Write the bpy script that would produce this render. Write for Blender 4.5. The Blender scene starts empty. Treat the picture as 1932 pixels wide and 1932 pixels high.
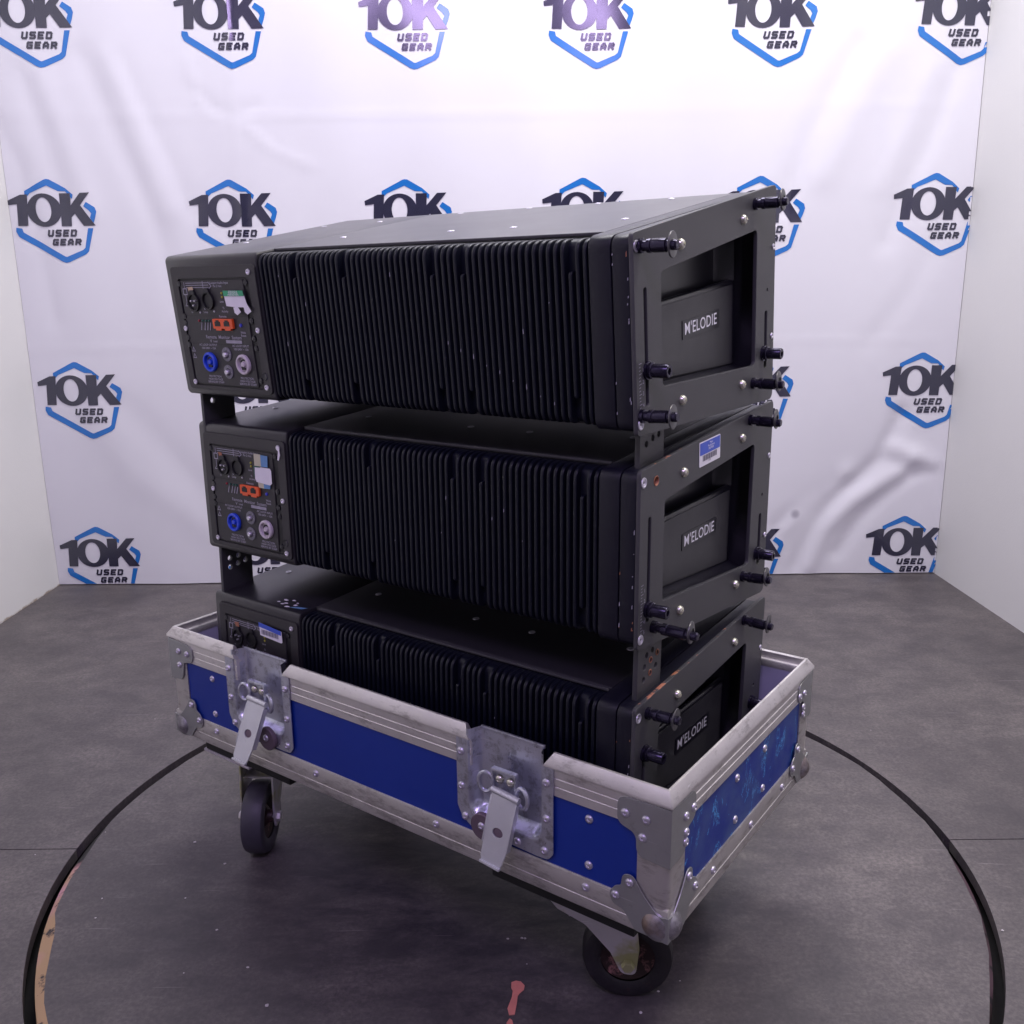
import bpy, bmesh, math, random
from mathutils import Vector, Matrix
random.seed(7)
C = bpy.context.scene
COL = C.collection
PI = math.pi

# ------------------------------------------------------------------ camera
def rot_cam(p, r):
    fwd = Vector((0, math.cos(p), -math.sin(p))); right = Vector((1, 0, 0)); down = fwd.cross(right)
    R = math.cos(r)*right + math.sin(r)*down
    D = -math.sin(r)*right + math.cos(r)*down
    return R, D, fwd
F_PX, PITCH, ROLL, CAM_H = 1741.14, .2365, .010405, .87659
cam_d = bpy.data.cameras.new("camera"); cam = bpy.data.objects.new("camera", cam_d); COL.objects.link(cam)
R_, D_, FW = rot_cam(PITCH, ROLL)
m = Matrix.Identity(4)
for i in range(3):
    m[i][0] = R_[i]; m[i][1] = -D_[i]; m[i][2] = -FW[i]
m.translation = Vector((0, 0, CAM_H))
cam.matrix_world = m
cam_d.sensor_width = 36; cam_d.lens = 36*F_PX/1932
cam_d.clip_start = .02; cam_d.clip_end = 100
C.camera = cam

# ------------------------------------------------------------------ world and lamps
w = bpy.data.worlds.new("World"); C.world = w; w.use_nodes = True
bg = w.node_tree.nodes["Background"]
bg.inputs[0].default_value = (.76, .72, .86, 1); bg.inputs[1].default_value = .18

def area(name, loc, target, size, size_y, power, col):
    d = bpy.data.lights.new(name, 'AREA'); d.shape = 'RECTANGLE'; d.size = size; d.size_y = size_y
    d.energy = power; d.color = col
    o = bpy.data.objects.new(name, d); COL.objects.link(o); o.location = loc
    o.rotation_euler = (Vector(target)-Vector(loc)).to_track_quat('-Z', 'Y').to_euler()
    return o
area("ceiling_light", (.10, 1.95, 2.9), (.10, 1.95, 0), 1.6, .6, 52, (.97, .95, 1.0))
area("ceiling_light", (-.15, -.85, 2.65), (-.1, 2.2, .6), 1.5, .22, 29, (.68, .50, 1.0))
area("ceiling_light", (1.1, 1.0, 2.75), (.7, 1.5, 0), .6, .4, 25, (1.0, .96, .86))
C.view_settings.view_transform = 'Standard'
C.view_settings.look = 'None'
C.view_settings.exposure = .14
C.view_settings.gamma = 1

# ------------------------------------------------------------------ materials
def N(nt, t, **k):
    n = nt.nodes.new(t)
    for a, b in k.items(): setattr(n, a, b)
    return n
def ramp(nt, fac, stops):
    r = N(nt, 'ShaderNodeValToRGB')
    while len(r.color_ramp.elements) < len(stops): r.color_ramp.elements.new(.5)
    for e, (p, c) in zip(r.color_ramp.elements, stops):
        e.position = p; e.color = c if len(c) == 4 else (*c, 1)
    nt.links.new(fac, r.inputs[0]); return r.outputs[0]
def noise(nt, co, scale, detail=4, rough=.6, stretch=None, dist=0):
    if stretch:
        mp = N(nt, 'ShaderNodeMapping'); mp.inputs['Scale'].default_value = stretch
        nt.links.new(co, mp.inputs[0]); co = mp.outputs[0]
    n = N(nt, 'ShaderNodeTexNoise'); n.inputs['Scale'].default_value = scale
    n.inputs['Detail'].default_value = detail; n.inputs['Roughness'].default_value = rough
    n.inputs['Distortion'].default_value = dist
    nt.links.new(co, n.inputs['Vector']); return n.outputs['Fac']
def mix(nt, f, a, b, blend='MIX'):
    n = N(nt, 'ShaderNodeMix'); n.data_type = 'RGBA'; n.blend_type = blend
    if isinstance(f, (int, float)): n.inputs[0].default_value = f
    else: nt.links.new(f, n.inputs[0])
    for s, v in ((n.inputs[6], a), (n.inputs[7], b)):
        if isinstance(v, (tuple, list)): s.default_value = (*v[:3], 1)
        else: nt.links.new(v, s)
    return n.outputs[2]
def math_(nt, op, a, b=None, c=None, clamp=False):
    n = N(nt, 'ShaderNodeMath'); n.operation = op; n.use_clamp = clamp
    for i, v in enumerate((a, b, c)):
        if v is None: continue
        if isinstance(v, (int, float)): n.inputs[i].default_value = v
        else: nt.links.new(v, n.inputs[i])
    return n.outputs[0]
def base_mat(name):
    mt = bpy.data.materials.new(name); mt.use_nodes = True
    nt = mt.node_tree; b = nt.nodes["Principled BSDF"]
    tc = N(nt, 'ShaderNodeTexCoord')
    return mt, nt, b, tc.outputs['Object']
def bump(nt, b, h, strength, dist):
    n = N(nt, 'ShaderNodeBump'); n.inputs['Strength'].default_value = strength; n.inputs['Distance'].default_value = dist
    nt.links.new(h, n.inputs['Height']); nt.links.new(n.outputs[0], b.inputs['Normal'])

def simple(name, col, rough=.5, metal=0, var=.15, scale=30, bmp=0, bscale=400, spec=.5, dirt=None, dirt_lo=.58):
    mt, nt, b, co = base_mat(name)
    f = noise(nt, co, scale)
    c = mix(nt, f, tuple(v*(1-var) for v in col), tuple(min(1, v*(1+var)) for v in col))
    if dirt:
        g = noise(nt, co, scale*.7, 6, .7)
        k = ramp(nt, g, [(dirt_lo, (0, 0, 0)), (dirt_lo+.08, (1, 1, 1))])
        c = mix(nt, k, c, dirt)
    nt.links.new(c, b.inputs['Base Color'])
    rr = math_(nt, 'MULTIPLY_ADD', noise(nt, co, scale*1.7), .25*rough, rough*.87)
    nt.links.new(rr, b.inputs['Roughness'])
    b.inputs['Metallic'].default_value = metal
    b.inputs['Specular IOR Level'].default_value = spec
    if bmp: bump(nt, b, noise(nt, co, bscale, 3), bmp, .001)
    return mt

M = {}
M['cabinet'] = simple('black_textured_paint', (.022, .0215, .026), .33, 0, .2, 5, 0, 900, .62)
M['endblock'] = simple('black_end_paint', (.0085, .0085, .0160), .38, 0, .3, 14, .15, 900, .3)
M['heatsink'] = simple('black_anodised_fins', (.0050, .0062, .0135), .38, 0, .35, 25, .1, 600, .28)
M['pocket'] = simple('black_pocket_paint', (.008, .0075, .013), .30, 0, .3, 20, 0, 700, .5)
M['panelpaint'] = simple('dark_grey_panel_paint', (.027, .026, .028), .5, 0, .12, 40, .2, 900, .5)
M['board'] = simple('black_board', (.010, .010, .012), .6, 0, .3, 20)
M['rubber'] = simple('grey_black_tyre_rubber', (.042, .038, .056), .5, 0, .3, 30, .3, 250)
M['rubber_dark'] = simple('black_tyre_rubber', (.018, .016, .02), .42, 0, .5, 40, .3, 250, dirt=(.10, .04, .03), dirt_lo=.62)
M['hubpink'] = simple('pinkish_wheel_centre', (.30, .14, .14), .5, 0, .3, 40, dirt=(.03, .015, .015), dirt_lo=.36)
M['pin'] = simple('blackened_pin_steel', (.03, .026, .05), .22, .7, .3, 60)
M['pinring'] = simple('grey_pin_disc', (.10, .098, .105), .38, .6, .3, 50)
M['bolt'] = simple('zinc_bolt', (.62, .61, .52), .28, .9, .15, 60)
M['screw'] = simple('steel_screw', (.62, .60, .68), .35, .8, .3, 60)
M['dark_screw'] = simple('black_screw', (.02, .02, .025), .3, .3, .3, 60)
M['white'] = simple('white_print', (.80, .79, .86), .6, 0, .1, 80)
M['whitedim'] = simple('faded_white_print', (.33, .32, .38), .6, 0, .3, 200)
M['label_white'] = simple('paper_label_white', (.74, .72, .78), .5, 0, .06, 60)
M['label_green'] = simple('green_label', (.03, .36, .16), .5, 0, .1, 60)
M['label_blue'] = simple('blue_label', (.04, .09, .52), .45, 0, .1, 60)
M['label_cyan'] = simple('pale_blue_label', (.10, .25, .48), .45, 0, .25, 120)
M['label_cream'] = simple('cream_label', (.52, .50, .36), .5, 0, .1, 90)
M['barcode'] = simple('barcode_ink', (.12, .12, .15), .6)
M['orange'] = simple('orange_plastic', (.78, .10, .02), .4, 0, .1, 60)
M['bluecon'] = simple('blue_connector_plastic', (.02, .07, .62), .35, 0, .1, 60)
M['whitecon'] = simple('white_connector_plastic', (.55, .50, .54), .4, 0, .1, 60)
M['greyring'] = simple('grey_fuse_bezel', (.16, .16, .18), .45, 0, .4, 400)
M['hole'] = simple('black_socket', (.006, .006, .008), .5)
M['led_green'] = simple('green_led', (.02, .10, .07), .3)
M['led_red'] = simple('red_led', (.25, .01, .03), .3)
M['led_yellow'] = simple('yellow_led', (.35, .34, .04), .3)
M['led_blue'] = simple('blue_led', (.04, .05, .45), .3)
M['copper'] = simple('bare_rusty_metal', (.36, .15, .09), .5, .3, .3, 120)
M['tan'] = simple('cream_paper', (.55, .42, .28), .7)
M['lining'] = simple('case_lining_paint', (.42, .42, .56), .55, 0, .12, 12, .2, 200)
M['debris'] = simple('pale_crumb', (.45, .42, .43), .8)
M['paintmark'] = simple('salmon_paint', (.62, .22, .18), .55, 0, .25, 60)

def metal_mat(name, col, rough, scr_scale, stretch, dark=(.18, .17, .18), dlo=.55, metal=.75, tint=None):
    mt, nt, b, co = base_mat(name)
    f = noise(nt, co, 9, 5, .65)
    c = mix(nt, f, tuple(v*.72 for v in col), tuple(min(1, v*1.2) for v in col))
    if tint:
        c = mix(nt, ramp(nt, noise(nt, co, 14, 4), [(.5, (0, 0, 0)), (.62, (1, 1, 1))]), c, tint)
    g = noise(nt, co, scr_scale, 6, .75, stretch)
    k = ramp(nt, g, [(dlo, (0, 0, 0)), (dlo+.14, (1, 1, 1))])
    c = mix(nt, math_(nt, 'MULTIPLY', k, .55), c, dark)
    s = noise(nt, co, 60, 2, .5, (.15, 1, 6))
    k2 = ramp(nt, s, [(.70, (0, 0, 0)), (.74, (1, 1, 1))])
    c = mix(nt, math_(nt, 'MULTIPLY', k2, .6), c, tuple(min(1, v*1.5) for v in col))
    nt.links.new(c, b.inputs['Base Color'])
    nt.links.new(math_(nt, 'MULTIPLY_ADD', noise(nt, co, 30, 5), .35, rough-.12), b.inputs['Roughness'])
    b.inputs['Metallic'].default_value = metal
    bump(nt, b, noise(nt, co, 45, 5, .7), .25, .0012)
    return mt
M['alu'] = metal_mat('worn_aluminium', (.62, .60, .58), .40, 25, (1, 1, 3), (.20, .18, .17), .50, .85)
M['alu_rim'] = metal_mat('worn_aluminium_rim', (.78, .755, .74), .36, 25, (1, 1, 3), (.24, .22, .21), .54, .85)
M['zinc'] = metal_mat('galvanised_dish', (.66, .68, .78), .28, 70, (1, 1, 1), (.12, .12, .13), .50, .9)
M['brace'] = metal_mat('dull_steel_brace', (.40, .41, .41), .36, 40, (1, 1, 1), (.16, .17, .14), .6)
M['ball'] = metal_mat('scuffed_corner_ball', (.40, .39, .42), .40, 38, (1, 1, 1), (.10, .09, .10), .46, .8, (.26, .20, .17))
M['blade'] = metal_mat('pale_zinc_blade', (.66, .68, .70), .36, 40, (1, 1, 1), (.3, .3, .3), .6, .6)
M['fork'] = metal_mat('yellowed_zinc_fork', (.66, .63, .68), .4, 30, (1, 1, 1), (.14, .10, .08), .62, .6, (.44, .44, .24))
M['latchdisc'] = simple('brownish_rubber_disc', (.13, .095, .12), .55, .2, .15, 40)

def plate_mat(name, lo):
    mt, nt, b, co = base_mat(name)
    f = noise(nt, co, 18, 5)
    c = mix(nt, f, (.040, .040, .044), (.056, .056, .061))
    sep = N(nt, 'ShaderNodeSeparateXYZ'); nt.links.new(co, sep.inputs[0])
    # distance below the sloping top edge and above the sloping bottom edge
    lim = math_(nt, 'MULTIPLY_ADD', sep.outputs[1], .0962, .0983)
    az = math_(nt, 'ABSOLUTE', sep.outputs[2])
    d = math_(nt, 'SUBTRACT', lim, az)
    near = math_(nt, 'SUBTRACT', 1.0, math_(nt, 'MULTIPLY', d, 500), clamp=True)
    n2 = noise(nt, co, 55, 4, .7)
    k = ramp(nt, math_(nt, 'MULTIPLY', near, n2), [(lo, (0, 0, 0)), (lo+.05, (1, 1, 1))])
    c = mix(nt, k, c, (.42, .17, .10))
    n3 = noise(nt, co, 40, 6, .8, (1, 3, .4))
    c = mix(nt, ramp(nt, n3, [(.72, (0, 0, 0)), (.76, (.7, .7, .7))]), c, (.20, .19, .2))
    nt.links.new(c, b.inputs['Base Color'])
    b.inputs['Roughness'].default_value = .52
    bump(nt, b, noise(nt, co, 900, 3), .25, .001)
    return mt
M['plate0'] = plate_mat('black_powdercoat_plate', .64)
M['plate1'] = plate_mat('black_powdercoat_plate_chipped', .58)
M['plate2'] = plate_mat('black_powdercoat_plate_worn', .50)
M['plate'] = simple('black_powdercoat', (.044, .044, .048), .48, 0, .15, 30, .2, 900)

def blue_mat():
    mt, nt, b, co = base_mat('blue_laminate')
    f = noise(nt, co, 6)
    c = mix(nt, f, (.0010, .020, .215), (.0018, .029, .275))
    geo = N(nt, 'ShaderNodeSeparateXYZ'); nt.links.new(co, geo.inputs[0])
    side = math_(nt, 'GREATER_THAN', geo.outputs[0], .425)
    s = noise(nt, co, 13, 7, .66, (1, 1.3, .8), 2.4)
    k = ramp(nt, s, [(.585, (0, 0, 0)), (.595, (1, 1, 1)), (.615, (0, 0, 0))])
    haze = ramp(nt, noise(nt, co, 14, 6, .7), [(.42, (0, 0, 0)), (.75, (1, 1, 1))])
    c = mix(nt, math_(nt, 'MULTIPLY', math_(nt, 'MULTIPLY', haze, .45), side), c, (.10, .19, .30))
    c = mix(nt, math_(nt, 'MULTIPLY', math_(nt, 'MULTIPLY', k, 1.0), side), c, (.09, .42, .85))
    v = noise(nt, co, 30, 3, .5, (.25, .25, 5))
    c = mix(nt, math_(nt, 'MULTIPLY', ramp(nt, v, [(.76, (0, 0, 0)), (.78, (1, 1, 1))]), .3), c, (.12, .2, .5))
    nt.links.new(c, b.inputs['Base Color'])
    nt.links.new(math_(nt, 'MULTIPLY_ADD', noise(nt, co, 20, 4), .3, .32), b.inputs['Roughness'])
    bump(nt, b, noise(nt, co, 500, 2), .1, .0005)
    return mt
M['blue'] = blue_mat()

def floor_mat(name, disc):
    mt, nt, b, co = base_mat(name)
    big = noise(nt, co, 2.6, 7, .66, None, .15)
    c = mix(nt, ramp(nt, big, [(.3, (0, 0, 0)), (.7, (1, 1, 1))]), (.070, .060, .064), (.178, .156, .150))
    mid = noise(nt, co, 11, 10, .78, (1, 1.25, 1), .2)
    c = mix(nt, ramp(nt, mid, [(.40, (.55, .55, .55)), (.58, (0, 0, 0))]), c, (.048, .042, .048))
    if disc:
        # mop strokes and scuffing, plus painted-in case shadow round the middle of the disc
        vm = N(nt, 'ShaderNodeSeparateXYZ'); nt.links.new(co, vm.inputs[0])
        rad = math_(nt, 'SQRT', math_(nt, 'ADD', math_(nt, 'MULTIPLY', vm.outputs[0], vm.outputs[0]), math_(nt, 'MULTIPLY', vm.outputs[1], vm.outputs[1])))
        mp = N(nt, 'ShaderNodeMapping'); mp.inputs['Rotation'].default_value = (0, 0, math.radians(-36)); mp.inputs['Scale'].default_value = (1.0, 2.4, 1)
        nt.links.new(co, mp.inputs[0])
        st = noise(nt, mp.outputs[0], 7, 10, .76, None, .35)
        inner = ramp(nt, math_(nt, 'MULTIPLY_ADD', noise(nt, co, 3, 3), .25, rad), [(.34, (1, 1, 1)), (.74, (0, 0, 0))])
        k = math_(nt, 'MULTIPLY', ramp(nt, st, [(.36, (0, 0, 0)), (.60, (1, 1, 1))]), math_(nt, 'MULTIPLY_ADD', inner, .95, .12))
        c = mix(nt, k, c, (.022, .017, .028))
        st2 = noise(nt, mp.outputs[0], 16, 9, .78, None, .2)
        c = mix(nt, ramp(nt, st2, [(.54, (0, 0, 0)), (.74, (.30, .30, .30))]), c, (.17, .15, .165))
    else:
        st = noise(nt, co, 5, 10, .78, (1, 1.6, 1), .2)
        c = mix(nt, ramp(nt, st, [(.48, (0, 0, 0)), (.70, (.45, .45, .45))]), c, (.060, .050, .055))
    fine = noise(nt, co, 160, 3, .7)
    c = mix(nt, ramp(nt, fine, [(.38, (.55, .55, .55)), (.62, (0, 0, 0))]), c, (.04, .036, .04))
    scr = noise(nt, co, 26, 3, .5, (.22, 5, 1), .1)
    c = mix(nt, ramp(nt, scr, [(.70, (0, 0, 0)), (.73, (.45, .45, .45))]), c, (.24, .21, .22))
    dots = noise(nt, co, 75, 2, .5)
    c = mix(nt, ramp(nt, dots, [(.80, (0, 0, 0)), (.83, (.35, .35, .35))]), c, (.25, .23, .25))
    nt.links.new(c, b.inputs['Base Color'])
    nt.links.new(math_(nt, 'MULTIPLY_ADD', noise(nt, co, 7, 6, .7), .35, .34), b.inputs['Roughness'])
    bump(nt, b, noise(nt, co, 60, 6, .7), .22, .0015)
    return mt
M['floor'] = floor_mat('painted_board_floor', False)
M['disc'] = floor_mat('painted_board_disc', True)
M['subfloor'] = simple('dark_void', (.006, .005, .005), .8)

def disc_edge_mat():
    mt, nt, b, co = base_mat('chipped_disc_edge')
    n1 = noise(nt, co, 5, 6, .65)
    sep = N(nt, 'ShaderNodeSeparateXYZ'); nt.links.new(co, sep.inputs[0])
    front = math_(nt, 'MULTIPLY', math_(nt, 'ADD', sep.outputs[1], -.02), -4.5, clamp=True)
    k = ramp(nt, math_(nt, 'MULTIPLY_ADD', front, .55, math_(nt, 'MULTIPLY', n1, .6)), [(.44, (0, 0, 0)), (.50, (1, 1, 1))])
    wood = mix(nt, ramp(nt, noise(nt, co, 4, 3), [(.44, (0, 0, 0)), (.56, (1, 1, 1))]), (.34, .22, .12), (.46, .22, .30))
    wood = mix(nt, ramp(nt, noise(nt, co, 24, 5, .7), [(.54, (0, 0, 0)), (.60, (1, 1, 1))]), wood, (.02, .015, .02))
    left = math_(nt, 'LESS_THAN', sep.outputs[0], 0)
    c = mix(nt, math_(nt, 'MULTIPLY', k, math_(nt, 'MULTIPLY_ADD', left, .88, .12)), (.006, .005, .007), wood)
    nt.links.new(c, b.inputs['Base Color']); b.inputs['Roughness'].default_value = .6
    return mt
M['discedge'] = disc_edge_mat()

def wall_mat():
    mt, nt, b, co = base_mat('pale_painted_wall')
    c = mix(nt, noise(nt, co, 1.5, 5), (.66, .655, .64), (.71, .705, .69))
    sep = N(nt, 'ShaderNodeSeparateXYZ'); nt.links.new(co, sep.inputs[0])
    low = math_(nt, 'SUBTRACT', 1.0, math_(nt, 'MULTIPLY', sep.outputs[2], 55), clamp=True)
    k = ramp(nt, math_(nt, 'MULTIPLY', low, noise(nt, co, 22, 6, .75, (1, 1, 1.6))), [(.34, (0, 0, 0)), (.48, (1, 1, 1))])
    c = mix(nt, math_(nt, 'MULTIPLY', math_(nt, 'MULTIPLY', k, .8), math_(nt, 'LESS_THAN', sep.outputs[0], 0)), c, (.26, .19, .12))
    nt.links.new(c, b.inputs['Base Color']); b.inputs['Roughness'].default_value = .75
    bump(nt, b, noise(nt, co, 140, 5, .7), .3, .0012)
    return mt
M['wall'] = wall_mat()
def cloth_mat():
    mt, nt, b, co = base_mat('white_vinyl_backdrop')
    c = mix(nt, noise(nt, co, 3, 4), (.67, .665, .715), (.705, .70, .75))
    vd = N(nt, 'ShaderNodeVectorMath'); vd.operation = 'DISTANCE'
    nt.links.new(co, vd.inputs[0]); vd.inputs[1].default_value = (.872, -.02, .196)
    k = ramp(nt, math_(nt, 'MULTIPLY', vd.outputs['Value'], 30), [(.25, (1, 1, 1)), (.55, (0, 0, 0))])
    c = mix(nt, math_(nt, 'MULTIPLY', k, .6), c, (.22, .20, .26))
    nt.links.new(c, b.inputs['Base Color']); b.inputs['Roughness'].default_value = .40
    b.inputs['Specular IOR Level'].default_value = .4
    bump(nt, b, noise(nt, co, 350, 3), .06, .0006)
    return mt
M['cloth'] = cloth_mat()
M['ink_blue'] = simple('printed_blue', (.006, .15, .50), .20, 0, .06, 5, spec=.8)
M['ink_navy'] = simple('printed_navy', (.018, .018, .044), .18, 0, .1, 5, spec=1.0)

# ------------------------------------------------------------------ mesh helpers
def link(o, parent=None):
    COL.objects.link(o)
    if parent: o.parent = parent
    return o
def smooth(me, ang=35):
    for p in me.polygons: p.use_smooth = True
    try: me.set_sharp_from_angle(angle=math.radians(ang))
    except Exception: pass
def finish(name, me, mat, parent=None, mtx=None, sm=True):
    if mtx is not None: me.transform(mtx)
    me.name = name
    if mat is not None:
        me.materials.clear(); me.materials.append(M[mat] if isinstance(mat, str) else mat)
    if sm: smooth(me)
    return link(bpy.data.objects.new(name, me), parent)
def from_py(name, v, f, mat, parent=None, mtx=None, sm=True):
    me = bpy.data.meshes.new(name); me.from_pydata([tuple(x) for x in v], [], f); me.update()
    return finish(name, me, mat, parent, mtx, sm)
def bm_obj(name, bm, mat, parent=None, mtx=None, sm=True):
    me = bpy.data.meshes.new(name); bmesh.ops.recalc_face_normals(bm, faces=bm.faces); bm.to_mesh(me); bm.free()
    return finish(name, me, mat, parent, mtx, sm)
def add_box(bm, lo, hi, bev=0, mtx=None):
    b2 = bmesh.new()
    bmesh.ops.create_cube(b2, size=1)
    for v in b2.verts: v.co = Vector([(lo[i]+hi[i])/2 + v.co[i]*(hi[i]-lo[i]) for i in range(3)])
    if bev: bmesh.ops.bevel(b2, geom=b2.edges[:], offset=bev, segments=2, profile=.6, affect='EDGES')
    if mtx is not None: b2.transform(mtx)
    me = bpy.data.meshes.new('tmp'); b2.to_mesh(me); b2.free(); bm.from_mesh(me); bpy.data.meshes.remove(me)
def box(name, lo, hi, mat, parent=None, bev=.001, mtx=None):
    bm = bmesh.new(); add_box(bm, lo, hi, bev, mtx); return bm_obj(name, bm, mat, parent)
def lathe_data(prof, seg=20):
    v, f = [], []
    n = len(prof)
    for i in range(seg):
        a = 2*PI*i/seg
        for r, h in prof: v.append((r*math.cos(a), r*math.sin(a), h))
    for i in range(seg):
        j = (i+1) % seg
        for k in range(n-1): f.append((i*n+k, j*n+k, j*n+k+1, i*n+k+1))
    return v, f
def add_lathe(bm, prof, seg=20, mtx=None):
    v, f = lathe_data(prof, seg)
    vs = [bm.verts.new((mtx @ Vector(p)) if mtx is not None else p) for p in v]
    for q in f:
        try: bm.faces.new([vs[i] for i in q])
        except ValueError: pass
def lathe(name, prof, mat, parent=None, mtx=None, seg=20):
    bm = bmesh.new(); add_lathe(bm, prof, seg, mtx)
    bmesh.ops.remove_doubles(bm, verts=bm.verts, dist=1e-6)
    return bm_obj(name, bm, mat, parent)
def rp(pts, r, seg=5):
    """polygon with rounded corners; r is one radius or one per corner"""
    n = len(pts); out = []
    for i, p in enumerate(pts):
        rr = r[i] if isinstance(r, (list, tuple)) else r
        p = Vector(p); a = Vector(pts[i-1]); b = Vector(pts[(i+1) % n])
        if rr <= 0: out.append(p); continue
        da = (a-p).normalized(); db = (b-p).normalized()
        ang = da.angle(db); t = min(rr/math.tan(ang/2), (a-p).length*.49, (b-p).length*.49)
        p0 = p+da*t; p1 = p+db*t
        for k in range(seg+1):
            u = k/seg; out.append(p0*(1-u)**2 + p*2*u*(1-u) + p1*u*u)
    return [(q.x, q.y) for q in out]
def circ(cx, cy, r, n=14, ry=None):
    ry = ry or r
    return [(cx+r*math.cos(2*PI*i/n), cy+ry*math.sin(2*PI*i/n)) for i in range(n)]
def shape_me(loops, thick, bev=0):
    cu = bpy.data.curves.new('c', 'CURVE'); cu.dimensions = '2D'; cu.fill_mode = 'BOTH'
    for L in loops:
        s = cu.splines.new('POLY'); s.points.add(len(L)-1)
        for p, q in zip(s.points, L): p.co = (q[0], q[1], 0, 1)
        s.use_cyclic_u = True
    if thick:
        cu.extrude = max(thick/2-bev, 1e-5)
        if bev: cu.bevel_depth = bev; cu.bevel_resolution = 1; cu.offset = -bev
    o = bpy.data.objects.new('c', cu); COL.objects.link(o)
    dg = bpy.context.evaluated_depsgraph_get()
    me = bpy.data.meshes.new_from_object(o.evaluated_get(dg))
    bpy.data.objects.remove(o); bpy.data.curves.remove(cu)
    return me
def shape(name, loops, thick, mat, parent, mtx, bev=0, sm=True):
    return finish(name, shape_me(loops, thick, bev), mat, parent, mtx, sm)
def text_me(txt, size, bold=0, sx=1, align='CENTER', space=1):
    cu = bpy.data.curves.new('t', 'FONT'); cu.body = txt; cu.size = size; cu.offset = bold
    cu.align_x = align; cu.align_y = 'CENTER'; cu.space_character = space; cu.resolution_u = 3
    o = bpy.data.objects.new('t', cu); COL.objects.link(o)
    dg = bpy.context.evaluated_depsgraph_get()
    me = bpy.data.meshes.new_from_object(o.evaluated_get(dg))
    bpy.data.objects.remove(o); bpy.data.curves.remove(cu)
    me.transform(Matrix.Diagonal((sx, 1, 1, 1)))
    return me
def text(name, txt, size, mat, parent, mtx, bold=0, sx=1, align='CENTER', space=1):
    return finish(name, text_me(txt, size, bold, sx, align, space), mat, parent, mtx, False)
def add_tube(bm, pts, r, seg=8, closed=False):
    pts = [Vector(p) for p in pts]; n = len(pts); rings = []
    prev = None
    for i, p in enumerate(pts):
        if closed: t = (pts[(i+1) % n]-pts[i-1]).normalized()
        else: t = (pts[min(i+1, n-1)]-pts[max(i-1, 0)]).normalized()
        up = prev if prev is not None else (Vector((0, 1, 0)) if abs(t.y) < .9 else Vector((1, 0, 0)))
        x = t.cross(up).normalized(); y = x.cross(t).normalized(); prev = y
        rings.append([bm.verts.new(p+(math.cos(2*PI*k/seg)*x+math.sin(2*PI*k/seg)*y)*r) for k in range(seg)])
    m_ = n if closed else n-1
    for i in range(m_):
        a, b = rings[i], rings[(i+1) % n]
        for k in range(seg): bm.faces.new((a[k], a[(k+1) % seg], b[(k+1) % seg], b[k]))
    if not closed:
        bm.faces.new(rings[0]); bm.faces.new(rings[-1][::-1])
def cols(x, y, z, t):
    mm = Matrix.Identity(4)
    for i in range(3): mm[i][0] = x[i]; mm[i][1] = y[i]; mm[i][2] = z[i]
    mm.translation = Vector(t); return mm
def SIDE(X): return cols((0, 1, 0), (0, 0, 1), (1, 0, 0), (X, 0, 0))          # drawn y,z ; thickness along +x
def REAR(Y): return cols((1, 0, 0), (0, 0, 1), (0, -1, 0), (0, Y, 0))         # drawn x,z ; thickness toward -y
def at_side(X, y, z): return cols((0, 1, 0), (0, 0, 1), (1, 0, 0), (X, y, z))
def at_rear(x, Y, z): return cols((1, 0, 0), (0, 0, 1), (0, -1, 0), (x, Y, z))
def thing(name, label, cat, mtx, group=None, kind=None):
    o = bpy.data.objects.new(name, None); COL.objects.link(o); o.matrix_world = mtx
    o.empty_display_size = .05
    if label: o['label'] = label
    if cat: o['category'] = cat
    if group: o['group'] = group
    if kind: o['kind'] = kind
    return o
def inst(src, parent, mtx, label=None):
    o = src.copy(); COL.objects.link(o); o.parent = parent; o.matrix_local = mtx
    if label: o['label'] = label
    return o
def shared(name, src_me, parent, mtx):
    o = bpy.data.objects.new(name, src_me); COL.objects.link(o); o.parent = parent; o.matrix_local = mtx; return o

# ------------------------------------------------------------------ the room
TX, TY, TR = -.0038, 1.3319, .7095
XL, XR, YB, YF = -1.405, 1.320, 2.815, -1.2
def floor_sheet(sgn):
    # half of the boarded floor around the disc, with a 2 mm joint along y = TY
    y0 = TY + sgn*.001
    pts = []
    n = 72
    for i in range(n+1):
        a = PI*i/n
        pts.append((TX+TR*math.cos(a), y0+sgn*TR*math.sin(a)))
    far = YB if sgn > 0 else YF
    loop = pts + [(XL-.05, y0), (XL-.05, far), (XR+.05, far), (XR+.05, y0)]
    me = shape_me([loop], .018, 0)
    o = finish('floor_board', me, 'floor', floor, Matrix.Translation((0, 0, -.009)), False)
    return o
floor = thing('floor', 'dark grey scuffed board floor', None, Matrix.Identity(4), None, 'structure')
floor_sheet(1); floor_sheet(-1)
sf = box('subfloor', (XL-.1, YF-.1, -.08), (XR+.1, YB+.1, -.05), 'subfloor'); sf['kind'] = 'structure'; sf['label'] = 'dark floor far below the gap around the disc'

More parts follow.
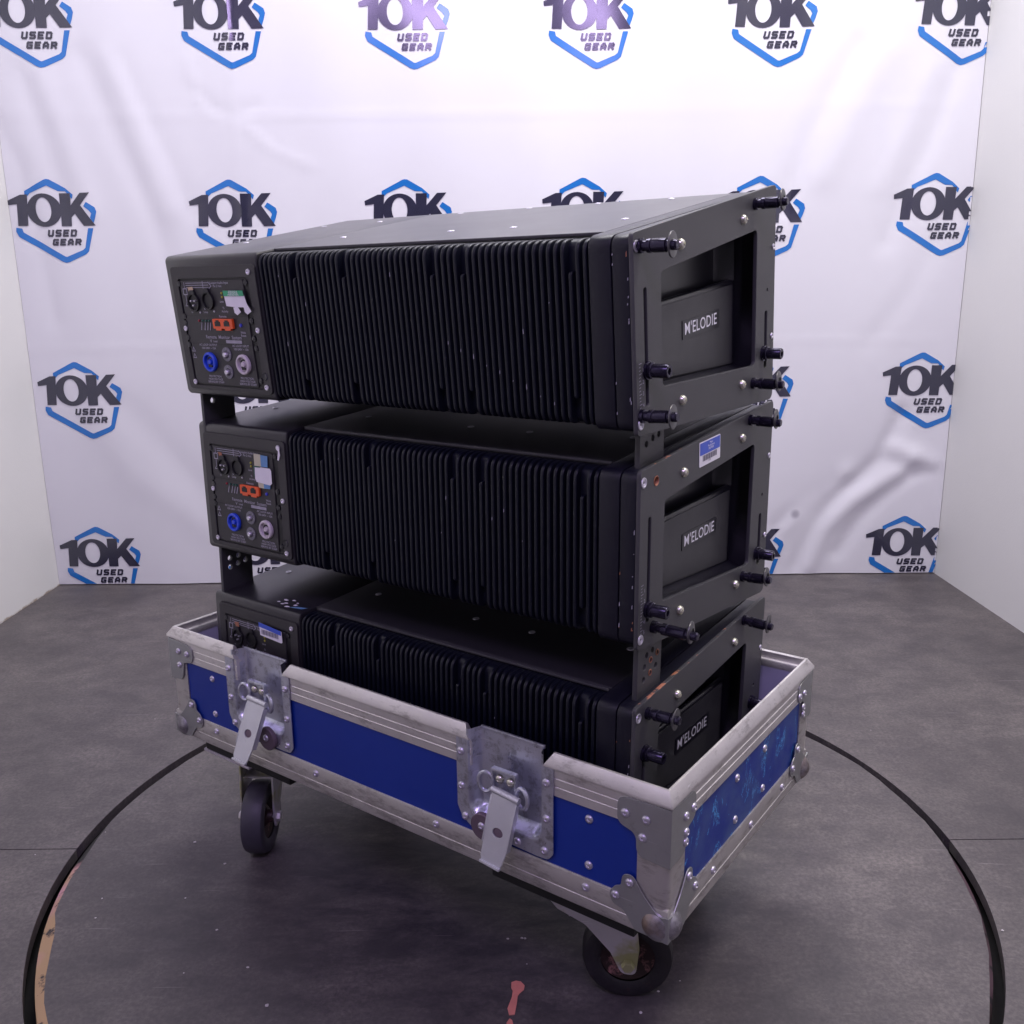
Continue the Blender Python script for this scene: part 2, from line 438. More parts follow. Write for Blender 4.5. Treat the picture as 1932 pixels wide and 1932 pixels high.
disc = thing('turntable', 'round dark scuffed turntable disc set flush in the floor under the case', 'turntable', Matrix.Translation((TX, TY, 0)))
v = [(0, 0, 0)]; f = []; nn = 160; mi = []
prof = [(.20, 0), (.45, 0), (.6885, 0), (.6960, -.0045), (.6975, -.022)]
for i in range(nn):
    a = 2*PI*i/nn
    wob = .0022*math.sin(a*7)+.0016*math.sin(a*19+1)+.001*random.uniform(-1, 1)
    for k, (r, z) in enumerate(prof):
        if k == 2 and math.cos(a) > -.35 : r += .0045
        if k == 2: r += wob-(.006 if -2.9 < a-2*PI < -2.3 or math.sin(a) < -.25 and math.cos(a) < 0 else 0)
        v.append((r*math.cos(a), r*math.sin(a), z))
K = len(prof)
for i in range(nn):
    j = (i+1) % nn
    f.append((0, 1+i*K, 1+j*K)); mi.append(0)
    for k in range(K-1):
        f.append((1+i*K+k, 1+i*K+k+1, 1+j*K+k+1, 1+j*K+k)); mi.append(0 if k < 2 else 1)
o = from_py('disc_top', [p for p in v], [q for q, mm in zip(f, mi) if mm == 0], 'disc', disc, None, False)
o = from_py('disc_edge', v, [q for q, mm in zip(f, mi) if mm == 1], 'discedge', disc, None, True)
mk = [[(-.007, 1.0236), (-.0013, 1.0263), (.0052, 1.0246), (.0099, 1.0179), (.009, 1.0103), (.0033, 1.0039), (.0009, .9997), (-.0004, .987), (-.0032, .9686), (-.0101, .9677), (-.0121, .9789), (-.0094, .9882), (-.0066, .9976), (-.0054, 1.0083), (-.0074, 1.0138)],
      [(-.0094, .9622), (-.0063, .9596), (-.0052, .9543), (-.0048, .9458), (-.0135, .946), (-.0132, .9558)]]
o = shape('paint_mark', mk, .0008, 'paintmark', disc, Matrix.Translation((-TX, -TY, .0006)), 0, False)
o['label'] = 'salmon pink paint splash on the disc'

def wall(name, lo, hi, lab):
    o = box(name, lo, hi, 'wall', None, 0); o['kind'] = 'structure'; o['label'] = lab; return o
wall('wall_left', (XL-.12, YF, 0.0), (XL, YB, 2.9), 'pale cream wall on the left')
wall('wall_right', (XR, YF, 0.0), (XR+.12, YB, 2.9), 'pale grey wall on the right')
wall('wall_back', (XL-.12, YB+.002, 0.0), (XR+.12, YB+.12, 2.9), 'pale wall behind the printed backdrop')

# ------------------------------------------------------------------ backdrop
BA, BD = .0131, 2.7617
bd = thing('backdrop', 'white printed backdrop sheet with rows of blue hexagon 10K logos behind the speakers', 'backdrop',
           Matrix.Translation((0, BD, 0)) @ Matrix.Rotation(BA, 4, 'Z'))
def seg_d(p, a, b):
    ax, ay = a; bx, by = b; dx, dy = bx-ax, by-ay
    t = max(0, min(1, ((p[0]-ax)*dx+(p[1]-ay)*dy)/(dx*dx+dy*dy)))
    return math.hypot(p[0]-ax-t*dx, p[1]-ay-t*dy)
USH = .0362
RIDGE = [  # polyline, amplitude, half width
 ([(1.21, .50), (1.16, .372), (1.09, .298), (1.02, .224), (.966, .13), (.93, .03)], -.011, .026),
 ([(1.25, .36), (1.193, .303), (1.076, .236), (.99, .142), (.953, .03)], .013, .030),
 ([(1.02, .31), (.951, .256), (.887, .194), (.85, .15)], -.007, .022),
 ([(1.06, .33), (.99, .29), (.91, .215), (.88, .15)], .006, .022),
 ([(1.254, .315), (1.178, .262), (1.11, .18), (1.05, .07)], -.008, .024),
 ([(1.19, .40), (1.25, .385), (1.31, .351)], .009, .024), ([(1.20, .35), (1.305, .325)], -.006, .02),
 ([(-1.29, 1.46), (-1.245, 1.301), (-1.21, 1.10)], -.007, .030), ([(-1.24, 1.46), (-1.19, 1.30), (-1.14, 1.10)], .006, .03),
 ([(-1.117, 1.50), (-1.055, 1.318), (-.965, 1.086), (-.92, .85)], -.008, .034), ([(-1.05, 1.5), (-.99, 1.3), (-.93, 1.1)], .006, .034),
 ([(-1.02, 1.5), (-.978, 1.40), (-.90, 1.22), (-.86, 1.1)], -.004, .025),
 ([(-1.375, 1.34), (-1.327, 1.225), (-1.30, 1.05), (-1.28, .8)], -.006, .024),
 ([(1.00, 1.52), (.932, 1.401), (.878, 1.28), (.82, 1.1)], -.007, .034), ([(1.08, 1.5), (1.0, 1.33), (.93, 1.18)], .005, .036),
 ([(1.28, 1.46), (1.234, 1.308), (1.18, 1.18), (1.12, 1.0)], -.007, .03), ([(1.2, 1.45), (1.15, 1.3), (1.09, 1.15)], .005, .03),
 ([(1.28, 1.05), (1.2, .86), (1.1, .72)], -.004, .03),
 ([(-.72, 1.9), (-.718, 1.25), (-.722, .9)], .0022, .008), ([(.5, 1.9), (.502, 1.0), (.5, .5)], .0015, .008),
 ([(-1.4, 1.36), (-.7, 1.352), (1.3, 1.362)], .0016, .007), ([(-1.4, .72), (0, .725), (1.3, .72)], .0012, .007),
 ([(-.83, 1.42), (-.76, 1.36), (-.71, 1.35), (-.66, 1.38)], -.003, .012), ([(-.84, 1.5), (-.82, 1.4), (-.80, 1.38)], .003, .010),
 ([(-.69, 1.32), (-.62, 1.26), (-.52, 1.22)], .0022, .012),
 ([(-1.25, .62), (-1.1, .35), (-.85, .15)], .004, .05), ([(-1.1, .55), (-.9, .3), (-.8, .05)], -.004, .04),
]
def disp(u, v):
    u += USH
    d = .016 + .004*math.sin(u*5.1+v*1.7) + .002*math.sin(u*11-v*6.5)+.0012*math.sin(u*23+v*4)
    for pl, amp, wd in RIDGE:
        m_ = min(seg_d((u, v), pl[i], pl[i+1]) for i in range(len(pl)-1))
        if m_ < wd*3.2: d += amp*(.62 if v > .7 and wd > .02 else .8)*math.exp(-(m_/wd)**2)
    return -max(d, .002)
U0, U1, V0, V1 = -1.4045, 1.3185, .003, 2.25
nu, nv = 190, 150
v = []; f = []
for j in range(nv+1):
    for i in range(nu+1):
        u = U0+(U1-U0)*i/nu; z = V0+(V1-V0)*j/nv; v.append((u, disp(u, z), z))
for j in range(nv):
    for i in range(nu):
        a = j*(nu+1)+i; f.append((a, a+1, a+nu+2, a+nu+1))
cl = from_py('cloth', v, f, 'cloth', bd)
for p in cl.data.polygons: p.use_smooth = True

S1 = [(-64.8, -31.2), (-6.3, -1.9), (0, 0), (8, -.8), (49.7, -24.4), (69.9, -42), (66.5, -53.7), (48.6, -32.9), (28.4, -32), (-.2, -17.4), (-49.4, -37.1), (-64.7, -51.4)]
S2 = [(105.4, -61.8), (128.2, -76.5), (131.8, -88.2), (126.6, -105.1), (119.9, -120.8), (112.3, -105), (116.9, -93.2), (111.7, -85.3), (96.7, -73.4)]
S3 = [(-98.3, -129.4), (-99.8, -140.5), (-93.5, -154.4), (21.3, -223.3), (31.2, -226.6), (41.8, -224.7), (89.7, -203.9), (98.8, -196), (117.7, -132.6), (102.9, -132.5), (89.7, -185.9), (82.8, -191.8), (35.3, -210.2), (31.2, -209.4), (-79.6, -142.6), (-82.3, -131.9)]
ONE = [(-113.8, -57.2), (-104.4, -53.3), (-76.3, -40.8), (-57.9, -40.1), (-64.5, -125), (-91.5, -124.8), (-87.8, -66), (-112.6, -68.9)]
KK = [(31, -37.8), (62.2, -38.1), (60.5, -70.2), (90.8, -37.5), (117.3, -36.6), (88.1, -70.6), (125.5, -125.6), (92.6, -126.4), (69.9, -92.8), (59.5, -102.5), (58.5, -126.9), (30.3, -126.7)]
mm_ = lambda L: [(a/1000, b/1000) for a, b in L]
def rot_el(cx, cy, rx, ry, th, n=36):
    return [(cx+rx*math.cos(t)*math.cos(th)-ry*math.sin(t)*math.sin(th), cy+rx*math.cos(t)*math.sin(th)+ry*math.sin(t)*math.cos(th)) for t in [2*PI*i/n for i in range(n)]]
OO = [rot_el(-.0150, -.0830, .0485, .0448, .0), rot_el(-.0160, -.0818, .0222, .0330, .0)]
GLY = {'U': [[(0, 1), (0, .16), (.16, 0), (.84, 0), (1, .16), (1, 1)]],
 'S': [[(1, 1), (.14, 1), (0, .86), (0, .62), (.12, .5), (.88, .5), (1, .38), (1, .14), (.86, 0), (0, 0)]],
 'E': [[(1, 1), (0, 1), (0, 0), (1, 0)], [(0, .5), (.85, .5)]],
 'D': [[(0, 0), (0, 1), (.84, 1), (1, .84), (1, .16), (.84, 0), (0, 0)]],
 'G': [[(1, 1), (.14, 1), (0, .86), (0, .14), (.14, 0), (1, 0), (1, .46), (.6, .46)]],
 'A': [[(0, 0), (0, .6), (.3, 1), (.7, 1), (1, .6), (1, 0)], [(0, .34), (1, .34)]],
 'R': [[(0, 0), (0, 1), (.84, 1), (1, .84), (1, .62), (.84, .46), (0, .46)], [(.55, .46), (1, 0)]]}
def glyph_faces(bm, ch, ox, oy, gw, gh, sw, slant):
    for pl in GLY[ch]:
        P = [Vector((ox+sw/2+x*(gw-sw)+slant*(y*gh), oy+sw/2+y*(gh-sw))) for x, y in pl]
        for i in range(len(P)-1):
            a, b = P[i], P[i+1]; t = (b-a).normalized(); n_ = Vector((-t.y, t.x))*sw/2
            e = t*sw*.42
            q = [a-e-n_, b+e-n_, b+e+n_, a-e+n_]
            bm.faces.new([bm.verts.new((c_.x, c_.y, 0)) for c_ in q])
def slice_bm(bm, step=.013):
    for ax in (0, 1):
        lo = min(vv.co[ax] for vv in bm.verts); hi = max(vv.co[ax] for vv in bm.verts)
        t = math.floor(lo/step)*step+step
        while t < hi:
            co = [0, 0, 0]; co[ax] = t; no = [0, 0, 0]; no[ax] = 1
            bmesh.ops.bisect_plane(bm, geom=bm.verts[:]+bm.edges[:]+bm.faces[:], dist=1e-7, plane_co=co, plane_no=no)
            t += step
def flat_from_loops(list_of_loopsets):
    bm = bmesh.new()
    for loops in list_of_loopsets:
        me = shape_me(loops, 0); bm.from_mesh(me); bpy.data.meshes.remove(me)
    return bm
hexb = flat_from_loops([[rp(mm_(S1), [.001, .002, .004, .002, .001, .001, .001, .002, .002, .003, .001, .001])], [rp(mm_(S2), .002)], [rp(mm_(S3), [.001, .005, .007, .004, .005, .004, .005, .005, .001, .001, .002, .002, .003, .003, .003, .001])]])
slice_bm(hexb)
letb = flat_from_loops([[mm_(ONE)], OO, [mm_(KK)]])
for wd, x0, x1, y0, y1 in (('USED', -.0130, .0690, -.1553, -.1355), ('GEAR', -.0020, .0790, -.1793, -.1605)):
    n_ = len(wd); gap = .0042; gw = ((x1-x0)-gap*(n_-1))/n_
    for i, ch in enumerate(wd): glyph_faces(letb, ch, x0+i*(gw+gap), y0, gw, y1-y0, .0056, .16)
slice_bm(letb)
def logo(u0, v0):
    u0 -= USH
    par = None
    for nm, src, mat, off in (('logo_hexagon', hexb, 'ink_blue', .0010), ('logo_lettering', letb, 'ink_navy', .0014)):
        bm = src.copy()
        kill = []
        for vv in bm.verts:
            u = u0+vv.co.x; z = v0+vv.co.y
            vv.co = (u, disp(u, max(z, V0))-off, z)
        dead = [fc for fc in bm.faces if fc.calc_center_median().z < V0+.001 or fc.calc_center_median().x < U0 or fc.calc_center_median().x > U1]
        bmesh.ops.delete(bm, geom=dead, context='FACES')
        me = bpy.data.meshes.new(nm); bm.to_mesh(me); bm.free()
        for p in me.polygons: p.use_smooth = True
        me.materials.append(M[mat])
        o = link(bpy.data.objects.new(nm, me), par or bd)
        # keep the print facing the room
        if sum(p.normal.y for p in me.polygons) > 0: me.flip_normals()
        par = par or o
cols6 = [(-1.257, 1.190), (-.752, 1.185), (-.257, 1.181), (.244, 1.181), (.748, 1.182), (1.245, 1.185)]
rows4 = [(.501, [(-1.263, .0), (-.752, .0), (-.252, .0), (.248, .0), (.748, .0), (1.256, .0)]), (0, None), (-.501, None), (-1.001, None)]
for c_, (u0, v0) in enumerate(cols6):
    uu = [-1.262, -.748, -.250, .249, .749, 1.257][c_]
    vv_ = 1.469+.2266+[.006, .001, -.005, -.005, -.004, -.002][c_]
    logo(uu, vv_)
    logo(u0, v0)
    logo([-1.239, -.742, -.250, .248, .747, 1.254][c_], .684)
    logo([-1.237, -.741, -.248, .248, .746, 1.246][c_], .186)
hexb.free(); letb.free()

# ------------------------------------------------------------------ the speakers
CW, YAW = Vector((-.06008, 1.28279, 0)), -.628237
W2 = .3665
POSE = [(-.624859, .000744, -.198489, .829310, .099934), (-.626167, -.001476, -.175469, .595527, .003740), (-.632575, .000976, -.179568, .333718, -.023611)]
def spk_matrix(i):
    yaw, x0, y0, z0, th = POSE[i]
    a = Vector((math.cos(YAW), math.sin(YAW), 0)); b = Vector((-math.sin(YAW), math.cos(YAW), 0))
    o_ = CW + x0*a + y0*b + Vector((0, 0, z0))
    return Matrix.Translation(o_) @ Matrix.Rotation(yaw, 4, 'Z') @ Matrix.Rotation(th, 4, 'X')

SL = .084
def prof_loop(y0, rr, y1=.366, dz=0):
    zt = lambda y: .0965+SL*y-dz; zb = lambda y: -.0950-SL*y+dz
    return rp([(y0, zb(y0)), (y1, zb(y1)), (y1, zt(y1)), (y0, zt(y0))], [rr, .006, .006, rr], 6)
pl_out = rp([(0, -.0983), (.371, -.1335), (.371, .1335), (0, .0983)], [.006, .012, .008, .006])
def slot(y, z0, z1, w_): return rp([(y-w_/2, z0), (y+w_/2, z0), (y+w_/2, z1), (y-w_/2, z1)], w_*.48, 4)
WIN = rp([(.057, -.0577), (.3085, -.079), (.3105, .0835), (.0565, .058)], .007)
def plate_loops(holes): return [pl_out, WIN, slot(.0222, -.071, .046, .0065), slot(.343, -.088, -.016, .0085)] + [circ(y, z, r) for y, z, r in holes]
ME = {}
def pin_mesh():
    bm = bmesh.new()
    add_lathe(bm, [(0, 0), (.0070, 0), (.0070, .004), (.0052, .0045), (.0052, .009), (.0068, .0095), (.0068, .0135), (.0060, .014), (.0066, .015), (.0066, .029), (.0050, .030), (.0050, .0385), (.0038, .040), (0, .040)], 18)
    bmesh.ops.remove_doubles(bm, verts=bm.verts, dist=1e-6); bmesh.ops.recalc_face_normals(bm, faces=bm.faces)
    me = bpy.data.meshes.new('locking_pin'); bm.to_mesh(me); bm.free(); me.materials.append(M['pin']); smooth(me); return me
def simple_lathe_mesh(nm, prof, mat, seg=14):
    bm = bmesh.new(); add_lathe(bm, prof, seg); bmesh.ops.remove_doubles(bm, verts=bm.verts, dist=1e-6)
    bmesh.ops.recalc_face_normals(bm, faces=bm.faces)
    me = bpy.data.meshes.new(nm); bm.to_mesh(me); bm.free(); me.materials.append(M[mat]); smooth(me, 40); return me
ME['pin'] = pin_mesh()
ME['ring'] = simple_lathe_mesh('pull_disc', [(.0050, .0310), (.0122, .0315), (.0126, .0325), (.0122, .0332), (.0050, .0340)], 'pinring', 22)
ME['knob'] = simple_lathe_mesh('slot_knob', [(0, 0), (.0095, 0), (.0095, .0022), (.0078, .0028), (.0086, .004), (.0086, .0062), (.0070, .007), (.0070, .0235), (.0062, .0245), (.0035, .0245), (.0032, .022), (0, .022)], 'pin', 20)
ME['bolt'] = simple_lathe_mesh('dome_bolt', [(.0058, 0), (.0056, .0022), (.0042, .0042), (.0022, .005), (.0020, .0038), (0, .0036)], 'bolt')
ME['screw'] = simple_lathe_mesh('countersunk_screw', [(.0058, 0), (.0056, .0008), (.0042, .0010), (.0036, .0004), (.0022, .0006), (.0014, -.0002), (0, -.0004)], 'screw')
ME['screw_s'] = simple_lathe_mesh('panel_screw', [(.0040, 0), (.0037, .0012), (.0020, .0016), (.0012, .0006), (0, .0005)], 'screw', 12)
ME['dscrew'] = simple_lathe_mesh('connector_screw', [(.0040, 0), (.0038, .0014), (.0020, .0018), (0, .0016)], 'dark_screw', 10)
ME['rivet'] = simple_lathe_mesh('rivet', [(.0052, 0), (.0050, .0012), (.0038, .0024), (.0020, .0026), (.0014, .0014), (0, .0012)], 'screw', 14)

# fin: rounded profile in y,z, extruded along x
fin_loop = rp([(.0345, -.0880), (.0345, .0925), (.0300, .0952), (.0005, .0945), (.0005, -.0925), (.0300, -.0925)], [0, 0, .002, .017, .013, .002], 6)
fin_me = shape_me([fin_loop], .0044, .0012); fin_me.transform(SIDE(0)); fin_me.name = 'fin'; fin_me.materials.append(M['heatsink']); smooth(fin_me)
fin_short = rp([(.0345, -.066), (.0345, .066), (.0300, .066), (.0005, .064), (.0005, -.0640), (.0300, -.066)], [0, 0, .001, .004, .004, .001], 4)
fin_s_me = shape_me([fin_short], .0044, .0012); fin_s_me.transform(SIDE(0)); fin_s_me.name = 'fin'; fin_s_me.materials.append(M['heatsink']); smooth(fin_s_me)
FX0, FX1 = -.1735, .3165
groups_ = [7, 9, 15, 4, 15, 2]; pitch = (FX1-FX0)/(sum(groups_)+5)
FINS = []
x_ = FX0+pitch*.5
for gi, g_ in enumerate(groups_):
    for _ in range(g_): FINS.append((x_, False)); x_ += pitch
    if gi < 5: FINS.append((x_, True)); x_ += pitch

SEAM = .3428
def make_speaker(i, label):
    root = thing('line_array_speaker', label, 'speaker', spk_matrix(i), 'black line array speakers stacked in the case')
    # cabinet: left block, middle block behind the fins, right block
    bm = bmesh.new()
    for x0, x1, loop, bv in ((-.3672, -.1752, prof_loop(0, .009), .0025), (-.1752, .3170, prof_loop(.0335, .001), 0)):
        me = shape_me([loop], x1-x0, bv); me.transform(SIDE((x0+x1)/2)); bm.from_mesh(me); bpy.data.meshes.remove(me)
    bm_obj('cabinet', bm, 'cabinet', root)
    o = shape('heatsink_plate', [prof_loop(.0105, .012, .0330, .004)], FX1-FX0+.002, 'heatsink', root, SIDE((FX0+FX1)/2))
    # thin lip of the top sheet behind the fins
    box('top_lip', (FX0+.006, .0290, .0962), (FX1-.001, .040, .0995), 'plate', root, .0008)
    hb = rp([(.040, -.075), (.33, -.096), (.33, .100), (.040, .075)], .006)
    shape('end_block', [prof_loop(0, .014), hb], SEAM-.0012-.3172, 'endblock', root, SIDE((SEAM-.0012+.3172)/2), .0008)
    shape('end_cap', [prof_loop(.0004, .0135, .3655, .0002), hb], .3612-SEAM, 'endblock', root, SIDE((.3612+SEAM)/2), .0012)
    fs = None
    for x, short in FINS:
        shared('fin', fin_s_me if short else fin_me, root, Matrix.Translation((x, 0, 0)))
    # right side plate
    holes = {0: [(.3466, .0094, .0022)], 1: [(.0345, .0831, .0052), (.3466, .0094, .0022)], 2: [(.3466, .0094, .0022)]}[i]
    shape('side_plate', plate_loops(holes), .005, 'plate%d' % i, root, SIDE(.3640), .0006)
    # left side plate (plain, its far side faces away)
    shape('side_plate', [rp([(.004, -.092), (.366, -.1240), (.366, .1240), (.004, .0930)], .008)], .004, 'plate', root, SIDE(-.3645), .0006)
    # pocket behind the window
    pk = bmesh.new()
    def quad(a, b, c, d): pk.faces.new([pk.verts.new(q) for q in (a, b, c, d)])
    Xo, Xi, Xc = .3608, .337, .3188
    y0, y1 = .046, .3135
    zt0, zt1, zb0, zb1 = .066, .0925, -.066, -.0885
    lip0, lip1 = .0165, .0215
    yr = .3105
    # flat name panel with rounded lip, ledge below, walls
    P_ = [(Xi, y0, zb0+.006), (Xi, yr, zb1+.0105), (Xi, yr, lip1), (Xi, y0, lip0)]
    quad(*P_)
    for k in range(4):
        a0, a1 = PI/2*k/4, PI/2*(k+1)/4; r = .005
        q = lambda a, y, z: (Xi-r+r*math.cos(a), y, z+r*math.sin(a))
        quad(q(a0, y0, lip0), q(a0, yr, lip1), q(a1, yr, lip1), q(a1, y0, lip0))
    quad((Xi-.005, y0, lip0+.005), (Xi-.005, yr, lip1+.005), (Xc, yr-.02, lip1-.012), (Xc, y0, lip0-.012))
    quad((Xc, y0, lip0-.012), (Xc, yr-.02, lip1-.012), (Xc, yr-.02, zt1), (Xc, y0, zt0))
    quad((Xc, yr-.02, lip1-.012), (Xi, yr, lip1+.004), (Xi, yr, zt1), (Xc, yr-.02, zt1))
    quad((Xi, yr, zb1+.0105), (Xo, y1, zb1), (Xo, y1, zt1), (Xi, yr, zt1))
    quad((Xi, y0, zb0+.006), (Xo, y0, zb0), (Xo, y1, zb1), (Xi, yr, zb1+.0105))
    quad((Xc, y0, zt0), (Xc, y1, zt1), (Xo, y1, zt1), (Xo, y0, zt0))
    quad((Xc, y0, zb0), (Xo, y0, zb0), (Xo, y0, zt0), (Xc, y0, zt0))
    bmesh.ops.remove_doubles(pk, verts=pk.verts, dist=1e-5)
    bm_obj('handle_pocket', pk, 'pocket', root)
    shape('name_panel', [rp([(.05, -.056), (.3035, -.0765), (.3035, .0205), (.05, .0160)], .003)], .0012, 'plate', root, SIDE(Xi+.0006), .0003)
    nl = shape('name_label', [rp([(-.050, -.0105), (.050, -.0105), (.050, .0105), (-.050, .0105)], .001)], .001, 'pocket', root,
               at_side(Xi+.0016, .2115, -.0150 if i == 0 else -.0185) @ Matrix.Rotation(.012, 4, 'Z'))
    text('name_lettering', "M'ELODIE", .0190, 'white', nl, at_side(Xi+.0024, .2100, -.0150 if i == 0 else -.0185) @ Matrix.Rotation(.012, 4, 'Z'), .00012, 1.04, 'CENTER', 1.06)
    # bolts, screws, pins, knobs
    for y, z in ((.1004, .0812), (.2655, .0970), (.1004, -.0808), (.2655, -.0950)): shared('bolt', ME['bolt'], root, at_side(W2, y, z))
    for y, z in ((.0062, .0858), (.0062, -.0868), (.3630, .0600), (.3630, -.0500)): shared('screw', ME['screw'] if y < .1 else ME['screw_s'], root, at_side(W2+.0002, y, z))
    pins = {0: [(.0125, .0855, 0), (.3010, .1130, .4), (.0080, -.0785, -.2), (.3010, -.1000, .7)],
            1: [(.2900, .1165, .9), (.0340, -.0800, .3), (.2880, -.0900, .5)],
            2: [(.0270, .0850, -.3), (.2950, .1190, .2)]}[i]
    for y, z, a in pins:
        pin = shared('locking_pin', ME['pin'], root, at_side(W2, y, z) @ Matrix.Rotation(a, 4, 'Z') @ Matrix.Rotation(.05*math.sin(a*9), 4, 'X') @ Matrix.Diagonal((1, 1, 1 if not (i == 1 and y < .1) else 1.35, 1)))
        shared('pull_disc', ME['ring'], pin, Matrix.Translation((.0015, 0, 0)) @ Matrix.Rotation(.12, 4, 'Y'))
    for y, z in {0: [(.0230, -.0350), (.3350, -.0680)], 1: [(.0210, -.0560), (.3350, -.0700)], 2: [(.0230, .0385), (.3380, -.0130)]}[i]:
        shared('slot_knob', ME['knob'], root, at_side(W2, y, z))
    # engraved angle scale beside the slot
    sc = bmesh.new()
    for k in range(18):
        z = -.026-k*.0034; L_ = .007 if k % 3 == 0 else .004
        a = [(.0052, z), (.0052+L_*.8, z+.0006), (.0052+L_*.8, z-.0001), (.0052, z-.0007)]
        sc.faces.new([sc.verts.new((W2+.0003, p[0], p[1])) for p in a])
    bm_obj('angle_scale', sc, 'whitedim', root, None, False)
    for k, t_ in enumerate(('1', '2', '3', '4', '5')):
        me = text_me(t_, .0058, .0001); finish('scale_number', me, 'whitedim', root, at_side(W2+.0004, .0133, -.033-k*.0118), False)
    # link bars standing up behind the plates of this speaker, holding the one above
    if i == 1:
        hr = [(.0318, .1216, .0036), (.0462, .1264, .0036), (.0598, .1292, .0036)]; hl = [(.0166, .1273, .0042)]; y0b, y1b, zt_ = .0172, .0722, .160
    if i == 2:
        hr = [(.0375, .1327, .0036), (.0513, .1376, .0036), (.0646, .1268, .0036), (.0669, .1421, .0036), (.0422, .1455, .0036), (.0510, .1225, .0036), (.0363, .1177, .0036), (.0555, .1480, .0036)]
        hl = [(.0192, .1471, .0042), (.0332, .1365, .0042), (.0191, .1330, .0042), (.0475, .1386, .0042), (.035, .1485, .0042)]; y0b, y1b, zt_ = .0215, .0775, .190
    if i > 0:
        for X, hh, sh in ((.3525, hr, 0), (-.3525, hl, -.0175)):
            lb = shape('link_bar', [rp([(y0b+sh, .04), (y1b+sh, .04), (y1b+sh, zt_), (y0b+sh, zt_)], .006)] + [circ(y, z, r) for y, z, r in hh], .006, 'plate', root, SIDE(X), .0005)
            if i == 2 and X > 0:
                for y, z, r in hh[1:6:2]:
                    ring = [(r*.80, .0), (r*1.05, 0), (r*1.12, .0006), (r*.85, .0009)]
                    lathe('worn_hole_rim', ring, 'copper', lb, at_side(X+.003, y, z), 14)
    if i == 1:
        lathe('worn_hole_rim', [(.0040, -.003), (.0050, 0), (.0058, .0004), (.0052, .0008), (.0044, 0)], 'copper', root, at_side(W2, .0345, .0831), 16)
    # amplifier connector panel on the rear left
    y_ = -.0004
    outer = rp([(-.3545, -.0860), (-.1765, -.0860), (-.1765, .0830), (-.3545, .0830)], .007)
    hole = rp([(-.3410, -.0800), (-.1920, -.0800), (-.1920, .0665), (-.3410, .0665)], .005)
    pan = shape('connector_panel', [outer, hole], .0030, 'panelpaint', root, REAR(y_-.0012), .0007)
    shape('panel_gap', [rp([(-.3405, -.0795), (-.1925, -.0795), (-.1925, .0660), (-.3405, .0660)], .005)], .0006, 'hole', pan, REAR(y_-.0004))
    shape('panel_face', [rp([(-.3370, -.0775), (-.2030, -.0775), (-.2030, .0640), (-.3370, .0640)], .003)], .0024, 'panelpaint', pan, REAR(y_-.0012), .0005)
    Y = y_-.0028
    def sub(nm, loops, th, mat, dy=0, bev=0): return shape(nm, loops, th, mat, pan, REAR(Y-th/2-dy), bev)
    # dividing lines
    sub('groove', [[(-.336, .0168), (-.204, .0168), (-.204, .0174), (-.336, .0174)], [(-.336, -.0212), (-.204, -.0212), (-.204, -.0206), (-.336, -.0206)]], .0002, 'hole')
    for cx, cz in ((-.3105, .0352), (-.2790, .0372)):
        lathe('signal_socket', [(0, .0006), (.0098, .0006), (.0102, .0030), (.0120, .0034), (.0122, .0), ], 'hole', pan, at_rear(cx, Y, cz), 22)
        sub('socket_tab', [rp([(cx-.006, cz+.0105), (cx+.006, cz+.0105), (cx+.004, cz+.0165), (cx-.004, cz+.0165)], .001)], .003, 'dark_screw')
    for dx, dz in ((-.004, .002), (.004, .002), (0, -.004)):
        lathe('socket_pin', [(0, .004), (.0013, .0038), (.0013, .0006)], 'screw', pan, at_rear(-.3105+dx, Y, .0352+dz), 8)
    for k, (cx, cz) in enumerate(((-.3010, .0215), (-.2705, .0232))):
        lathe('socket_screw', [(.0014, 0), (.0012, .001), (0, .0012)], 'screw', pan, at_rear(cx, Y, cz), 8)
    # schematic arrows and small print
    g = []
    for z in (.0605, .0575, .0545): g.append([(-.3240, z), (-.2745, z), (-.2745, z+.0008), (-.3240, z+.0008)])
    g.append([(-.2745, .0525), (-.2680, .0565), (-.2745, .0625), (-.2745, .0612), (-.2698, .0567), (-.2745, .0538)])
    g.append([(-.2870, .0520), (-.2860, .0520), (-.2860, .0635), (-.2870, .0635)])
    g += [[(-.3320, .0450), (-.3230, .0450), (-.3230, .0540), (-.3320, .0540)], [(-.3308, .0462), (-.3242, .0462), (-.3242, .0528), (-.3308, .0528)]]
    g += [[(-.3279, .0360), (-.3271, .0360), (-.3271, .0449), (-.3279, .0449)], [(-.3279, .0541), (-.3271, .0541), (-.3271, .0620), (-.3279, .0620)]]
    g += [[(-.3320, .0300), (-.3225, .0300), (-.3272, .0358)], [(-.3303, .0309), (-.3242, .0309), (-.3272, .0346)]]
    for z in (-.0415, -.0325): g += [[(-.3345, z), (-.3265, z), (-.3305, z+.0070)], [(-.3330, z+.0010), (-.3280, z+.0010), (-.3305, z+.0052)]]
    for k, x in enumerate((-.3030, -.2955, -.2895, -.2840)):
        g.append([(x-.003, -.0020), (x+.0005, .0080), (x+.0018, .0080), (x-.0014, -.0026)])
    sub('printed_schematic', g, .0002, 'whitedim')['kind'] = 'stuff'
    def line(t_, x, z, s=.0042, mat='whitedim', al='CENTER'):
        text('printed_text', t_, s, mat, pan, at_rear(x, Y-.0003, z), .00008, 1.1, al)
    line('Looping Audio Input', -.2515, .0605); line('Pin 2 Hot', -.2560, .0563)
    line('Remote', -.2545, .0165, .0044); line('Ti', -.2500, .0275, .004); line('Activity', -.2480, .0232, .004)
    line('Limit', -.2515, .0360, .0036)
